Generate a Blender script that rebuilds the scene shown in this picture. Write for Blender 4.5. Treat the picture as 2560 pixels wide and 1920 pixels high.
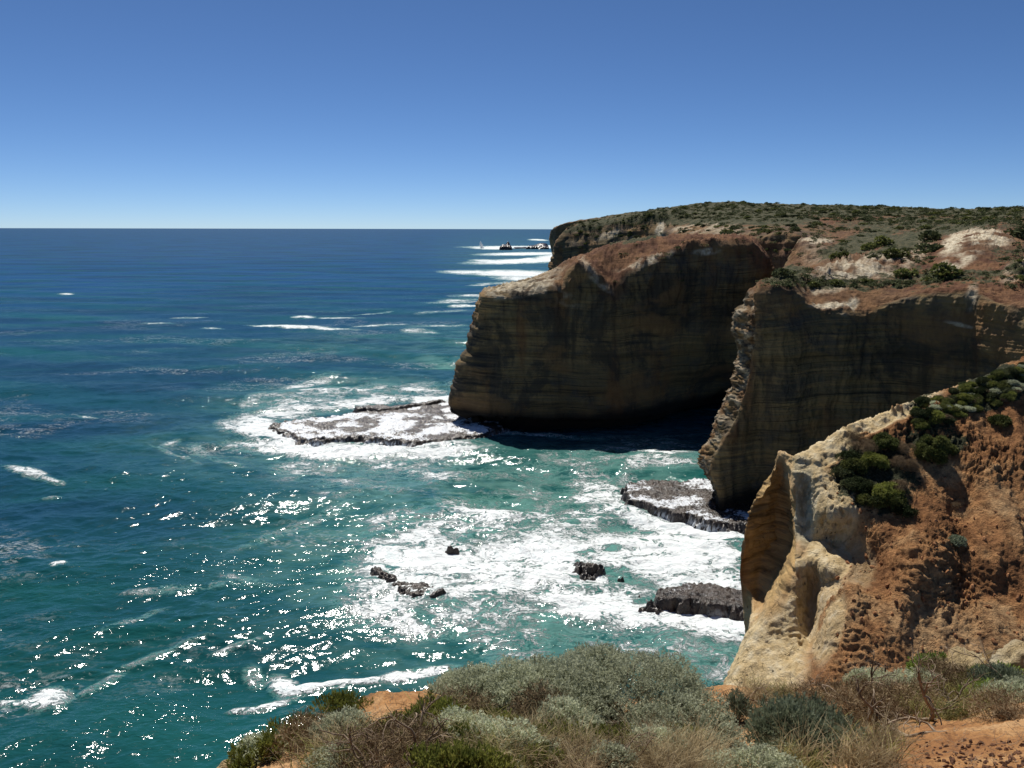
import bpy, math, random
import numpy as np
from mathutils import Vector, Matrix
from mathutils.bvhtree import BVHTree
random.seed(7); RS = np.random.RandomState(11)
S = bpy.context.scene
for o in list(bpy.data.objects): bpy.data.objects.remove(o)
COL = S.collection
PI = math.pi
# ------------------------------------------------------------------ camera
H = 45.0; F = 2000.0; TH = math.atan(388/F)
SN, CS = math.sin(TH), math.cos(TH)
cd = bpy.data.cameras.new('camera'); cam = bpy.data.objects.new('camera', cd); COL.objects.link(cam)
cam.location = (0, 0, H); cam.rotation_euler = (PI/2-TH, math.radians(-0.12), 0)
cd.sensor_width = 36; cd.lens = 36*F/2560; cd.clip_start = 0.1; cd.clip_end = 150000
S.camera = cam
# ------------------------------------------------------------------ sky and sun
SUN_EL, SUN_AZ = math.radians(57), math.radians(-17)     # azimuth from +Y towards +X
w = bpy.data.worlds.new('World'); S.world = w; w.use_nodes = True
nt = w.node_tree; bg = nt.nodes['Background']
sk = nt.nodes.new('ShaderNodeTexSky'); sk.sky_type = 'NISHITA'; sk.sun_disc = False
sk.sun_elevation = SUN_EL; sk.sun_rotation = SUN_AZ
sk.altitude = 1500; sk.air_density = 0.55; sk.dust_density = 0.25; sk.ozone_density = 7.0
hs = nt.nodes.new('ShaderNodeHueSaturation'); hs.inputs['Saturation'].default_value = 1.06
nt.links.new(sk.outputs[0], hs.inputs['Color']); nt.links.new(hs.outputs[0], bg.inputs[0]); bg.inputs[1].default_value = 0.084
ld = bpy.data.lights.new('sun', 'SUN'); ld.energy = 5.0; ld.angle = math.radians(0.5); ld.color = (1, .955, .88)
sun = bpy.data.objects.new('sun', ld); COL.objects.link(sun)
SD = Vector((math.sin(SUN_AZ)*math.cos(SUN_EL), math.cos(SUN_AZ)*math.cos(SUN_EL), math.sin(SUN_EL)))
sun.rotation_euler = SD.to_track_quat('Z', 'Y').to_euler()
S.view_settings.view_transform = 'Standard'; S.view_settings.look = 'None'
S.view_settings.exposure = 0.12; S.view_settings.gamma = 1.0; S.view_settings.use_curve_mapping = False
S.render.resolution_x = 1024; S.render.resolution_y = 768
# ------------------------------------------------------------------ helpers: photo coordinates <-> places
def P(px, py, Y):
    u = (px-1280)/F; v = (960-py)/F
    k = Y/(CS+v*SN)
    return (u*k, Y, H+(-SN+v*CS)*k)
def PZ(px, Y, z):
    r = (z-H)/Y; v = (r*CS+SN)/(CS-r*SN)
    return ((px-1280)/F*Y/(CS+v*SN), Y, z)
def sea(px, py, z=0.0):
    v = (960-py)/F; Y = (z-H)/((-SN+v*CS)/(CS+v*SN))
    return P(px, py, Y)
def proj(p):
    d = p[..., 1]*CS-(p[..., 2]-H)*SN; d = np.maximum(d, 0.05)
    up = p[..., 1]*SN+(p[..., 2]-H)*CS
    return 1280+F*p[..., 0]/d, 960-F*up/d
# ------------------------------------------------------------------ noise
_perm = RS.permutation(256); _perm = np.concatenate([_perm]*3)
_g = RS.normal(size=(256, 3)); _g /= np.linalg.norm(_g, axis=1)[:, None]; _g = _g.astype(np.float32)
def noise(p):
    p = np.asarray(p, dtype=np.float64)
    i = np.floor(p).astype(np.int64); f = (p-i).astype(np.float32); i &= 255
    u = f*f*f*(f*(f*6-15)+10); r = np.zeros(p.shape[:-1], np.float32)
    for dx in (0, 1):
        a = _perm[i[..., 0]+dx]; wx = u[..., 0] if dx else 1-u[..., 0]
        for dy in (0, 1):
            b = _perm[a+i[..., 1]+dy]; wy = u[..., 1] if dy else 1-u[..., 1]
            for dz in (0, 1):
                g = _g[_perm[b+i[..., 2]+dz] & 255]; wz = u[..., 2] if dz else 1-u[..., 2]
                r += (g[..., 0]*(f[..., 0]-dx)+g[..., 1]*(f[..., 1]-dy)+g[..., 2]*(f[..., 2]-dz))*wx*wy*wz
    return r*1.6
def fbm(p, oct=4, lac=2.03, gain=.5):
    p = np.asarray(p); r = 0; a = 1
    for k in range(oct):
        r = r+a*noise(p+k*17.3); p = p*lac; a *= gain
    return r
def ridged(p, oct=4):
    r = 0; a = 1
    for k in range(oct):
        r = r+a*(1-2*np.abs(noise(p+k*9.1))); p = p*2.07; a *= .5
    return r
def sc(p, sx, sy, sz): return p*np.array([sx, sy, sz])
def sstep(a, b, x):
    t = np.clip((x-a)/(b-a), 0, 1); return t*t*(3-2*t)
def blobs(X, Yp, L, soft=.5):
    r = np.zeros(X.shape)
    for b in L:
        cx, cy, rx, ry = b[:4]; a = math.radians(b[4]) if len(b) > 4 else 0; s = b[5] if len(b) > 5 else 1
        dx = X-cx; dy = Yp-cy; c, n = math.cos(a), math.sin(a)
        q = np.sqrt(((dx*c+dy*n)/rx)**2+((-dx*n+dy*c)/ry)**2)
        r = np.maximum(r, s*(1-sstep(1-soft, 1+soft, q)))
    return r
# ------------------------------------------------------------------ mesh + objects
def np_mesh(name, V, Fc, mats, smooth=True, mi=None, attrs=None):
    V = np.asarray(V, np.float32).reshape(-1, 3); Fc = np.asarray(Fc, np.int32); k = Fc.shape[1]
    me = bpy.data.meshes.new(name)
    me.vertices.add(len(V)); me.vertices.foreach_set('co', V.ravel())
    me.loops.add(Fc.size); me.loops.foreach_set('vertex_index', Fc.ravel())
    me.polygons.add(len(Fc)); me.polygons.foreach_set('loop_start', np.arange(0, Fc.size, k, dtype=np.int32))
    me.polygons.foreach_set('loop_total', np.full(len(Fc), k, np.int32))
    me.polygons.foreach_set('use_smooth', np.full(len(Fc), smooth))
    for m in (mats if isinstance(mats, (list, tuple)) else [mats]): me.materials.append(m)
    if mi is not None: me.polygons.foreach_set('material_index', np.asarray(mi, np.int32))
    for n, a in (attrs or {}).items():
        at = me.attributes.new(n, 'FLOAT', 'POINT'); at.data.foreach_set('value', np.asarray(a, np.float32).ravel())
    me.update(calc_edges=True); me.validate()
    return me
def link(me, name, parent=None, loc=(0, 0, 0), **pr):
    o = bpy.data.objects.new(name, me); COL.objects.link(o); o.location = loc
    if parent: o.parent = parent
    for k, v in pr.items(): o[k] = v
    return o
def thing(name, label, cat, loc=(0, 0, 0), group=None, rz=0, s=1):
    o = bpy.data.objects.new(name, None); COL.objects.link(o); o.location = loc; o.rotation_euler = (0, 0, rz)
    o.scale = (s, s, s) if not isinstance(s, tuple) else s
    o.empty_display_size = .2; o['label'] = label; o['category'] = cat
    if group: o['group'] = group
    return o
def grid_faces(r, c):
    i = np.arange((r-1)*(c-1)); a = (i//(c-1))*c+i % (c-1)
    return np.stack([a, a+1, a+c+1, a+c], 1)
# ------------------------------------------------------------------ material builder
class NB:
    def __init__(s, name, disp=False):
        s.m = bpy.data.materials.new(name); s.m.use_nodes = True; s.t = s.m.node_tree
        s.b = s.t.nodes['Principled BSDF']
    def set(s, sock, v):
        if hasattr(v, 'is_output'): s.t.links.new(v, sock)
        elif v is not None:
            if hasattr(sock.default_value, '__len__') and not isinstance(v, (int, float)) and len(sock.default_value) == 4 and len(v) == 3: v = (*v, 1)
            sock.default_value = v
    def n(s, typ, ins=None, out=0, **pr):
        n = s.t.nodes.new('ShaderNode'+typ)
        for k, v in pr.items(): setattr(n, k, v)
        for k, v in (ins or {}).items(): s.set(n.inputs[k], v)
        return n.outputs[out]
    def pos(s): return s.n('NewGeometry', out=0)
    def mp(s, vec, scale): return s.n('Mapping', {0: vec, 3: scale})
    def noise(s, vec, scale=1, detail=5, rough=.55, dist=0, out=0):
        return s.n('TexNoise', {'Vector': vec, 'Scale': scale, 'Detail': detail, 'Roughness': rough, 'Distortion': dist}, out)
    def math(s, op, a, b=None, c=None, clamp=False):
        d = {0: a}
        if b is not None: d[1] = b
        if c is not None: d[2] = c
        return s.n('Math', d, operation=op, use_clamp=clamp)
    def rng(s, v, a, b, c=0, d=1): return s.n('MapRange', {0: v, 1: a, 2: b, 3: c, 4: d}, interpolation_type='SMOOTHSTEP')
    def mix(s, f, a, b, mode='MIX'):
        n = s.t.nodes.new('ShaderNodeMix'); n.data_type = 'RGBA'; n.blend_type = mode
        s.set(n.inputs[0], f); s.set(n.inputs[6], a); s.set(n.inputs[7], b); return n.outputs[2]
    def ramp(s, v, stops):
        n = s.t.nodes.new('ShaderNodeValToRGB'); e = n.color_ramp.elements
        while len(e) < len(stops): e.new(.5)
        for i, (p, c) in enumerate(stops): e[i].position = p; e[i].color = (*c, 1)
        s.set(n.inputs[0], v); return n.outputs[0]
    def attr(s, name): return s.n('Attribute', attribute_name=name, out=2)
    def bump(s, h, dist, strength=1, normal=None):
        d = {'Height': h, 'Distance': dist, 'Strength': strength}
        if normal is not None: d['Normal'] = normal
        return s.n('Bump', d)
    def fin(s, col=None, rough=None, spec=None, normal=None, **k):
        if col is not None: s.set(s.b.inputs['Base Color'], col)
        if rough is not None: s.set(s.b.inputs['Roughness'], rough)
        if spec is not None: s.set(s.b.inputs['Specular IOR Level'], spec)
        if normal is not None: s.set(s.b.inputs['Normal'], normal)
        for n, v in k.items(): s.set(s.b.inputs[n], v)
        return s.m
def cliff_mat(name, tint=1.0, near=1.0):
    """layered limestone: ochre, grey and brown beds, vertical run-off stains, soil, pale rock, painted sunlit edges and scrub where the masks say"""
    N = NB(name); p = N.pos()
    warp = N.noise(N.mp(p, (.03, .03, .03)), 1, 2, out=1)
    pw = N.n('VectorMath', {0: p, 1: N.n('VectorMath', {0: warp, 1: (2.5, 2.5, 6)}, operation='MULTIPLY')}, operation='ADD')
    bands = N.noise(N.mp(pw, (.012, .012, .38)), 1, 6, .68)
    fine = N.noise(N.mp(pw, (.09, .09, 1.7)), 1, 5, .68)
    k = tint*.9
    rock = N.ramp(N.rng(bands, .3, .7), [(0, (.085*k, .062*k, .034*k)), (.3, (.21*k, .145*k, .066*k)), (.52, (.15*k, .12*k, .07*k)), (.72, (.27*k, .18*k, .08*k)), (1, (.22*k, .18*k, .105*k))])
    rock = N.mix(N.math('MULTIPLY', N.rng(fine, .36, .5, .8, 0), N.rng(N.noise(N.mp(pw, (.05, .05, .12)), 1, 3, .6), .45, .6)), rock, (.05, .04, .03))
    ln = N.noise(N.mp(pw, (.01, .01, .9)), 1, 2, .4); rock = N.mix(N.rng(N.math('ABSOLUTE', N.math('SUBTRACT', ln, .53)), .0, .018, .8, 0), rock, (.03, .024, .018))
    st = N.noise(N.mp(p, (.32, .32, .028)), 1, 5, .6)
    rock = N.mix(N.rng(st, .53, .68, 0, .75), rock, (.05, .038, .028))
    st2 = N.noise(N.mp(p, (.11, .11, .02)), 1.3, 3, .5)
    rock = N.mix(N.rng(st2, .5, .68, 0, .8), rock, (.17*k, .08*k, .035*k))
    bl = N.noise(N.mp(p, (.16, .16, .22)), 1, 5, .65)
    rock = N.mix(N.rng(bl, .5, .66, 0, .65), rock, (.075, .07, .062))
    ds = N.noise(N.mp(p, (.07, .07, .06)), 1, 6, .7, .5); rock = N.mix(N.rng(ds, .5, .6, 0, .72), rock, (.045, .04, .034))
    oc = N.noise(N.mp(p, (.045, .045, .09)), 1.3, 4, .6); rock = N.mix(N.rng(oc, .52, .64, 0, .5), rock, (.30*k, .17*k, .07*k))
    g = N.noise(N.mp(p, (1.4, 1.4, 1.4)), near, 6, .7)
    pale = N.mix(N.rng(g, .35, .62), (.33, .26, .17), (.62, .55, .41))
    soilc = N.mix(N.rng(N.noise(p, .25*near, 5, .65), .38, .62), (.10, .043, .023), (.215, .11, .052))
    soilc = N.mix(N.rng(g, .3, .7, .55, 0), soilc, (.07, .036, .022))
    vegc = N.mix(N.rng(N.noise(p, .5*near, 5, .75), .36, .64), (.022, .03, .011), (.10, .088, .048))
    c = N.mix(N.attr('soil'), rock, soilc)
    c = N.mix(N.attr('pale'), c, pale)
    vn = N.math('ADD', N.attr('veg'), N.math('MULTIPLY', N.math('SUBTRACT', N.noise(p, .33*near, 6, .75), .5), 2.2))
    c = N.mix(N.rng(vn, .42, .6), c, vegc)
    c = N.mix(N.attr('wet'), c, (.013, .012, .011))
    h = N.math('ADD', N.math('MULTIPLY', fine, .8), g)
    h = N.math('ADD', h, N.math('MULTIPLY', N.noise(p, 3.5*near, 5, .7), .5))
    return N.fin(c, .93, .15, N.bump(h, .35/near, .9))
MAT_H = cliff_mat('layered_limestone'); 
def soil_slope_mat():
    N = NB('orange_soil_slope'); p = N.pos()
    a = N.noise(p, .22, 6, .62); b = N.noise(p, 2.2, 8, .72, .3); f = N.noise(p, 9, 6, .75)
    soil = N.ramp(N.rng(a, .33, .67), [(0, (.25, .12, .052)), (.35, (.42, .205, .088)), (.65, (.53, .28, .122)), (1, (.64, .41, .21))])
    soil = N.mix(N.rng(b, .36, .58, .7, 0), soil, (.13, .06, .03))
    crumb = N.rng(f, .35, .5, .4, 0); soil = N.mix(crumb, soil, (.2, .095, .045))
    pb = N.noise(N.mp(p, (1, 1, .35)), 1.6, 6, .65)
    pale = N.ramp(N.rng(pb, .25, .75), [(0, (.50, .36, .18)), (.4, (.64, .49, .27)), (.7, (.70, .56, .34)), (1, (.75, .65, .45))])
    spots = N.n('TexVoronoi', {'Vector': N.mp(p, (1.2, 1.2, .55)), 'Scale': 2.6, 'Randomness': 1})
    pale = N.mix(N.math('MULTIPLY', N.rng(spots, .1, .24, 1, 0), N.rng(N.noise(p, .5, 2), .48, .6)), pale, (.09, .08, .05))
    grey = N.mix(N.rng(N.noise(N.mp(p, (1.2, 1.2, .8)), 1.4, 6, .7), .42, .6), (.52, .5, .38), (.2, .2, .15))
    strata = N.noise(N.mp(p, (.12, .12, 1.7)), 1, 5, .7)
    och = N.ramp(N.rng(strata, .3, .7), [(0, (.2, .14, .07)), (.35, (.52, .34, .15)), (.6, (.62, .42, .19)), (.8, (.42, .29, .15)), (1, (.66, .48, .25))])
    c = N.mix(N.attr('pale'), soil, pale); c = N.mix(N.attr('grey'), c, grey); c = N.mix(N.attr('ochre'), c, och)
    vn = N.math('ADD', N.attr('veg'), N.math('MULTIPLY', N.math('SUBTRACT', N.noise(p, 1.2, 6, .75), .5), 2))
    c = N.mix(N.rng(vn, .45, .6), c, N.mix(N.rng(f, .4, .6), (.03, .035, .017), (.1, .1, .06)))
    rough = N.attr('rough')
    hh = N.math('ADD', N.math('MULTIPLY', b, N.math('ADD', N.math('MULTIPLY', rough, .8), .3)), N.math('MULTIPLY', f, .3))
    cr = N.n('TexVoronoi', {'Vector': N.mp(N.n('VectorMath', {0: p, 1: N.noise(p, 1.5, 4, .6, out=1)}, operation='ADD'), (1, 1, 1.6)), 'Scale': 1.1}, 0, feature='DISTANCE_TO_EDGE')
    hh = N.math('ADD', hh, N.math('MULTIPLY', N.rng(cr, 0, .05, -.2, 0), N.rng(N.noise(p, .6, 3), .48, .62)))
    return N.fin(c, .95, .1, N.bump(hh, .5, 1))
MAT_S = soil_slope_mat()
def ground_mat():
    N = NB('orange_clay_ground'); p = N.pos()
    a = N.noise(p, 1.1, 6, .6); b = N.noise(p, 14, 8, .7); cc = N.noise(p, 60, 4, .7)
    c = N.ramp(N.rng(a, .33, .66), [(0, (.32, .15, .06)), (.5, (.48, .25, .10)), (1, (.6, .37, .18))])
    c = N.mix(N.rng(b, .35, .55, .6, 0), c, (.15, .07, .035)); c = N.mix(N.rng(cc, .3, .5, .35, 0), c, (.2, .11, .06))
    lit = N.noise(p, 3.3, 7, .8); c = N.mix(N.math('MULTIPLY', N.rng(lit, .45, .6), N.attr('veg')), c, (.1, .085, .055))
    h = N.math('ADD', b, N.math('MULTIPLY', cc, .3))
    return N.fin(c, .95, .1, N.bump(h, .05, 1))
MAT_G = ground_mat()
def simple(name, c1, c2, scale=3, rough=.8, spec=.2, trans=0, bumpd=0):
    N = NB(name); r = N.n('ObjectInfo', out=5); p = N.pos()
    f = N.noise(p, scale, 4, .6); c = N.mix(N.rng(f, .35, .65), c1, c2)
    hsv = N.n('HueSaturation', {'Hue': .5, 'Saturation': 1, 'Value': N.rng(r, 0, 1, .8, 1.2), 'Fac': 1, 'Color': c})
    k = {}
    m = N.fin(hsv, rough, spec, N.bump(N.noise(p, scale*8, 4, .7), bumpd, 1) if bumpd else None)
    if trans:
        t = N.n('BsdfTranslucent', {'Color': hsv}); ms = N.n('MixShader', {0: trans, 1: N.b.outputs[0], 2: t})
        N.t.links.new(ms, N.t.nodes['Material Output'].inputs[0])
    return m
MF = {
 'silver': simple('silver_green_leaf', (.34, .36, .24), (.56, .58, .40), 9, .75, .2, .4),
 'olive': simple('olive_green_leaf', (.12, .14, .03), (.28, .29, .065), 6, .6, .3, .35),
 'blue': simple('blue_green_leaf', (.12, .145, .09), (.27, .305, .20), 8, .65, .3, .3),
 'brown': simple('dead_brown_twig', (.13, .09, .05), (.30, .22, .13), 7, .9, .1),
 'dark': simple('dark_green_leaf', (.05, .065, .018), (.17, .18, .05), 1.2, .7, .2, .3),
 'green': simple('bright_green_leaf', (.10, .15, .025), (.24, .31, .06), 6, .6, .3, .35),
 'grass': simple('dry_straw_grass', (.3, .225, .12), (.58, .47, .28), 6, .85, .15, .3),
 'grassg': simple('greenish_grass', (.16, .16, .05), (.36, .33, .12), 6, .8, .15, .3),
 'wood': simple('weathered_grey_wood', (.17, .12, .08), (.36, .28, .2), 9, .9, .1, 0, .01),
 'stone': simple('red_brown_stone', (.06, .03, .02), (.2, .1, .055), 12, .9, .15, 0, .01),
 'scrub': simple('far_scrub_leaf', (.035, .048, .018), (.13, .14, .065), .6, .85, .1, .2),
}
# ------------------------------------------------------------------ control-grid surfaces
def catmull(A, seg, axis):
    A = np.moveaxis(A, axis, 0); n = len(A)
    T = np.zeros_like(A); T[1:-1] = (A[2:]-A[:-2])*.40; T[0] = (A[1]-A[0])*.7; T[-1] = (A[-1]-A[-2])*.7
    out = []
    for i in range(n-1):
        t = np.linspace(0, 1, seg[i], endpoint=False).reshape(-1, *([1]*(A.ndim-1)))
        h00 = 2*t**3-3*t**2+1; h10 = t**3-2*t**2+t; h01 = -2*t**3+3*t**2; h11 = t**3-t**2
        d0 = A[i+1]-A[i]
        def lim(Tv): # keep tangents short where neighbours are close together
            L = np.linalg.norm(d0, axis=-1, keepdims=True); l = np.linalg.norm(Tv, axis=-1, keepdims=True)+1e-9
            return Tv*np.minimum(1, 1.1*L/l)
        out.append(h00*A[i]+h10*lim(T[i])+h01*A[i+1]+h11*lim(T[i+1]))
    out.append(A[-1:]); return np.moveaxis(np.concatenate(out), 0, axis)
def loft(ctrl, step=1.1, mx=(1000, 1000)):
    A = np.array(ctrl, float); X, Y = proj(A)
    def segs(dx, dy, m):
        L = np.hypot(dx, dy)/2.5
        L = np.minimum(np.percentile(L, 70, axis=m), 400)
        return np.maximum(2, np.ceil(L/step)).astype(int)
    sr = segs(np.diff(X, axis=0), np.diff(Y, axis=0), 1); scl = segs(np.diff(X, axis=1), np.diff(Y, axis=1), 0)
    for s, m in ((sr, mx[0]), (scl, mx[1])):
        if s.sum() > m: s[:] = np.maximum(2, s*m/s.sum())
    G = catmull(catmull(A, sr, 0), scl, 1)
    return G
def normals(G):
    a = np.gradient(G, axis=0); b = np.gradient(G, axis=1); n = np.cross(b, a)
    n /= np.linalg.norm(n, axis=-1, keepdims=True)+1e-9; return n
TERR = {}
def terrain(name, G, mat, attrs, **pr):
    me = np_mesh(name, G, grid_faces(*G.shape[:2]), mat, attrs=attrs)
    o = link(me, name, **pr); o['kind'] = 'structure'
    V = [tuple(v) for v in G.reshape(-1, 3)[:, :]]
    TERR[name] = BVHTree.FromPolygons(V, grid_faces(*G.shape[:2]).tolist())
    return o
def strata(G, amp=1.0, f=1.0, dip=(0, 0)):
    z = G[..., 2]+dip[0]*G[..., 0]+dip[1]*G[..., 1]+1.2*noise(sc(G, .035, .035, .02))
    L = np.stack([G[..., 0]*.035*f, G[..., 1]*.035*f, z*.30*f], -1)
    a = .75*noise(L)+.55*noise(np.stack([G[..., 0]*.08*f, G[..., 1]*.08*f, z*1.0*f], -1)+5)
    t = noise(np.stack([G[..., 0]*.2*f, G[..., 1]*.2*f, z*2.6*f], -1)+9)
    a = a+.22*np.sign(t)*np.abs(t)**.6*(1+noise(sc(G, .15, .15, .2)))
    return a*amp
def horiz(n):
    h = n.copy(); h[..., 2] *= .25; return h
# ================= far headland (furthest, scrub covered)
def far_headland():
    rows = []
    c = [ # px: base Y, wallY, list of (py,Y) rows
     (1378, [('z', -3, 430), (1374, 665, 425), (1383, 625, 424), (1398, 590, 424), (1428, 563, 428), (1462, 553, 445), ('z', 44, 560), ('z', 20, 620), ('z', -3, 640)]),
     (1450, [('z', -3, 410), (1450, 660, 408), (1450, 620, 410), (1450, 588, 416), (1452, 562, 424), (1475, 550, 445), ('z', 50, 600), ('z', 40, 700), ('z', -3, 760)]),
     (1550, [('z', -3, 395), (1550, 650, 392), (1550, 610, 394), (1550, 578, 398), (1550, 546, 408), (1555, 535, 440), ('z', 54, 640), ('z', 50, 800), ('z', -3, 900)]),
     (1650, [('z', -3, 375), (1650, 640, 370), (1650, 600, 372), (1650, 568, 380), (1650, 530, 392), (1655, 521, 440), ('z', 56, 680), ('z', 52, 900), ('z', -3, 1000)]),
     (1740, [('z', -3, 300), (1740, 640, 300), (1740, 602, 305), (1740, 572, 345), (1740, 536, 385), (1740, 508, 440), ('z', 58, 700), ('z', 54, 900), ('z', -3, 1100)]),
     (1840, [('z', -3, 252), (1840, 690, 250), (1840, 594, 252), (1840, 572, 290), (1840, 538, 345), (1840, 505, 430), ('z', 58, 700), ('z', 54, 900), ('z', -3, 1100)]),
     (1930, [('z', -3, 236), (1930, 690, 234), (1930, 590, 236), (1930, 566, 280), (1930, 536, 340), (1930, 507, 430), ('z', 58, 700), ('z', 54, 900), ('z', -3, 1100)]),
     (1992, [('z', -3, 222), (1985, 690, 222), (1998, 587, 226), (2000, 565, 272), (2010, 538, 335), (2010, 510, 425), ('z', 58, 700), ('z', 54, 900), ('z', -3, 1100)]),
     (2080, [('z', -3, 224), (2080, 690, 226), (2080, 600, 238), (2090, 575, 280), (2100, 545, 335), (2100, 514, 425), ('z', 57, 700), ('z', 54, 900), ('z', -3, 1100)]),
     (2300, [('z', -3, 260), (2300, 690, 270), (2300, 620, 290), (2300, 590, 320), (2300, 552, 345), (2300, 525, 425), ('z', 55, 700), ('z', 52, 900), ('z', -3, 1100)]),
    ]
    cols = []
    for px, L in c:
        cols.append([PZ(px, q[2], q[1]) if q[0] == 'z' else P(*q) for q in L])
    c0 = [(x[0]+25, 520, x[2]*.9) for x in cols[0]]
    A = np.array([c0]+cols).transpose(1, 0, 2)
    G = loft(A, 1.3, (620, 620)); n = normals(G)
    px, py = proj(G)
    d = strata(G, 1.5, .5)+1.3*fbm(sc(G, .06, .06, .03), 4)+.8*ridged(sc(G, .12, .12, .035), 3)
    flat = sstep(.55, .8, np.abs(n[..., 2]))
    G = G+horiz(n)*(d*(1-flat))[..., None]*-1
    G[..., 2] += flat*(1.0*fbm(sc(G, .06, .06, 0), 5)+.35*noise(sc(G, .5, .5, 0)))
    veg = np.clip(blobs(px, py, [(2050, 500, 520, 52, 0, 1), (1640, 545, 130, 12, -5, .6), (1480, 562, 70, 9, -15, .8), (1820, 540, 260, 18, 0, .8)])+flat*.30, 0, 1)
    wall = blobs(px, py, [(1915, 645, 95, 48, 0, 1)], .15)
    soil = np.clip(wall*.8+blobs(px, py, [(2060, 548, 110, 12, -5, .8)])*.7+flat*.35, 0, 1)
    pale = blobs(px, py, [(1560, 578, 110, 10, -12, .5), (1770, 566, 90, 18, 0, .55), (1648, 567, 12, 28, 5, .9), (1590, 585, 40, 5, -35, .5), (1745, 560, 35, 14, 0, .5), (1700, 568, 22, 14, 10, .55), (1820, 575, 30, 16, -20, .35), (1440, 575, 14, 6, -40, .5)])*sstep(-.1, .25, noise(sc(G, .15, .15, .03)))
    wet = np.clip(1-G[..., 2]/2.5, 0, 1)
    terrain('far_headland', G, MAT_H, dict(veg=veg*(1-wall), soil=soil, pale=pale, wet=wet), label='far headland of grey limestone with dark scrub along its crest')
far_headland()
# ================= middle headland (big shaded cliff)
def middle_headland():
    D = {  # px : (Ybase, lip py, r3, r4, rim py, crest px,py)
     1215: (176, 1040, 930, 830, 738, 1225, 727),
     1300: (174, 1045, 930, 840, 742, 1308, 706),
     1375: (174, 1048, 930, 840, 726, 1382, 684),
     1408: (175, 1048, 930, 830, 729, 1412, 664),
     1440: (175, 1048, 930, 820, 672, 1444, 650),
     1484: (176, 1048, 930, 820, 692, 1486, 634),
     1530: (177, 1048, 930, 820, 726, 1532, 620),
     1570: (178, 1046, 930, 820, 692, 1572, 610),
     1640: (180, 1044, 920, 800, 655, 1640, 599),
     1720: (183, 1040, 910, 790, 622, 1722, 595),
     1790: (185, 1030, 900, 780, 612, 1790, 595),
     1862: (187, 1020, 890, 770, 612, 1862, 597),
     1885: (188, 1015, 890, 770, 618, 1888, 606),
     1912: (190, 1015, 890, 770, 650, 1914, 642),
     1935: (196, 1015, 890, 790, 710, 1938, 700),
    }
    cols = []
    for px, (yb, lip, r3, r4, rim, cx, cy) in D.items():
        cave = 16*math.exp(-((px-1800)/130)**2)
        cols.append([PZ(px, yb+3+cave, -3), PZ(px, yb+3.5+cave, 2.5), P(px, lip-40*cave/16, yb-1.5+cave*.9), P(px, r3-30*cave/16, yb+.3+cave*.12), P(px, r4, yb+1), P(px, rim, yb+2.0),
                     P((px+cx)/2, rim*.55+cy*.45, yb+7), P(cx, cy, yb+15), PZ(cx, yb+26, P(cx, cy, yb+15)[2]-2), PZ(cx+5, yb+32, 18), PZ(cx+5, yb+35, -3)])
    tip = [PZ(1182, 179, -3), PZ(1178, 179, 2.5), P(1124, 1022, 181), P(1152, 905, 182), P(1178, 820, 182.5), P(1196, 748, 183), P(1203, 740, 186), P(1212, 731, 189), PZ(1230, 197, 29), PZ(1230, 202, 15), PZ(1230, 205, -3)]
    pre = [(x[0]*.96+.0, 187+i*.8, x[2]) for i, x in enumerate(tip)]
    pre = [(x[0]+3.5, 190, x[2]) for x in tip]
    tip2 = [PZ(1196, 177.4, -3), PZ(1194, 177.4, 2.5), P(1140, 1036, 178), P(1168, 915, 178.5), P(1192, 825, 179.5), P(1207, 745, 181), P(1215, 736, 184), P(1218, 729, 190), PZ(1240, 198, 29), PZ(1240, 204, 15), PZ(1240, 207, -3)]
    A = np.array([pre, tip, tip2]+cols).transpose(1, 0, 2)
    G = loft(A, .75, (640, 760)); n = normals(G); px, py = proj(G)
    if n[G.shape[0]//4, G.shape[1]//2, 1] > 0: n = -n
    flat = sstep(.45, .75, np.abs(n[..., 2]))
    eg = sstep(1330, 1190, px); d = strata(G, .26, .9)*(1+1.9*eg)+.75*fbm(sc(G, .10, .10, .045), 4)+.22*ridged(sc(G, .5, .5, .12), 3)+.5*blobs(px, py, [(1600, 690, 420, 70, -12, 1)])*ridged(sc(G, .35, .35, .1)+6, 3)
    lowcut = 1-.6*sstep(6, 1, G[..., 2])
    G = G+horiz(n)*(d*(1-flat)*lowcut)[..., None]
    G[..., 2] += flat*(.6*fbm(sc(G, .25, .25, .1), 5)+.4*ridged(sc(G, .5, .25, .1), 3)+.2*ridged(sc(G, 1.2, 1.2, .8), 3))
    up = flat*sstep(18, 26, G[..., 2])
    soil = np.clip(up*1.0*sstep(1330, 1450, px)+blobs(px, py, [(1530, 710, 30, 40, 0, .8), (1900, 640, 40, 30, 30, .7), (1620, 640, 120, 16, -18, .8), (1850, 625, 40, 25, 0, .6)])*.8, 0, 1)
    pale = np.clip(blobs(px, py, [(1300, 722, 90, 18, -10, .85), (1390, 735, 60, 16, 25, .4), (1620, 655, 70, 7, -18, .8), (1765, 628, 28, 8, -5, 1), (1470, 675, 10, 40, -35, .5), (1500, 708, 35, 9, 40, .5), (1350, 700, 60, 14, -25, .6)])*sstep(-.35, .2, noise(sc(G, .4, .4, .5))), 0, 1)  # tan rock at the left; along the rim, sunlit highlights painted pale
    veg = up*blobs(px, py, [(1640, 592, 190, 8, -10, .75)])
    wet = np.clip(sstep(6.5, 3.5, G[..., 2]+.7*noise(sc(G, .2, .2, .2))), 0, 1)*.92
    terrain('middle_headland', G, MAT_H, dict(veg=veg, soil=soil, pale=pale, wet=wet), label='tall shaded limestone headland with layered face and rusty top')
middle_headland()
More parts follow.
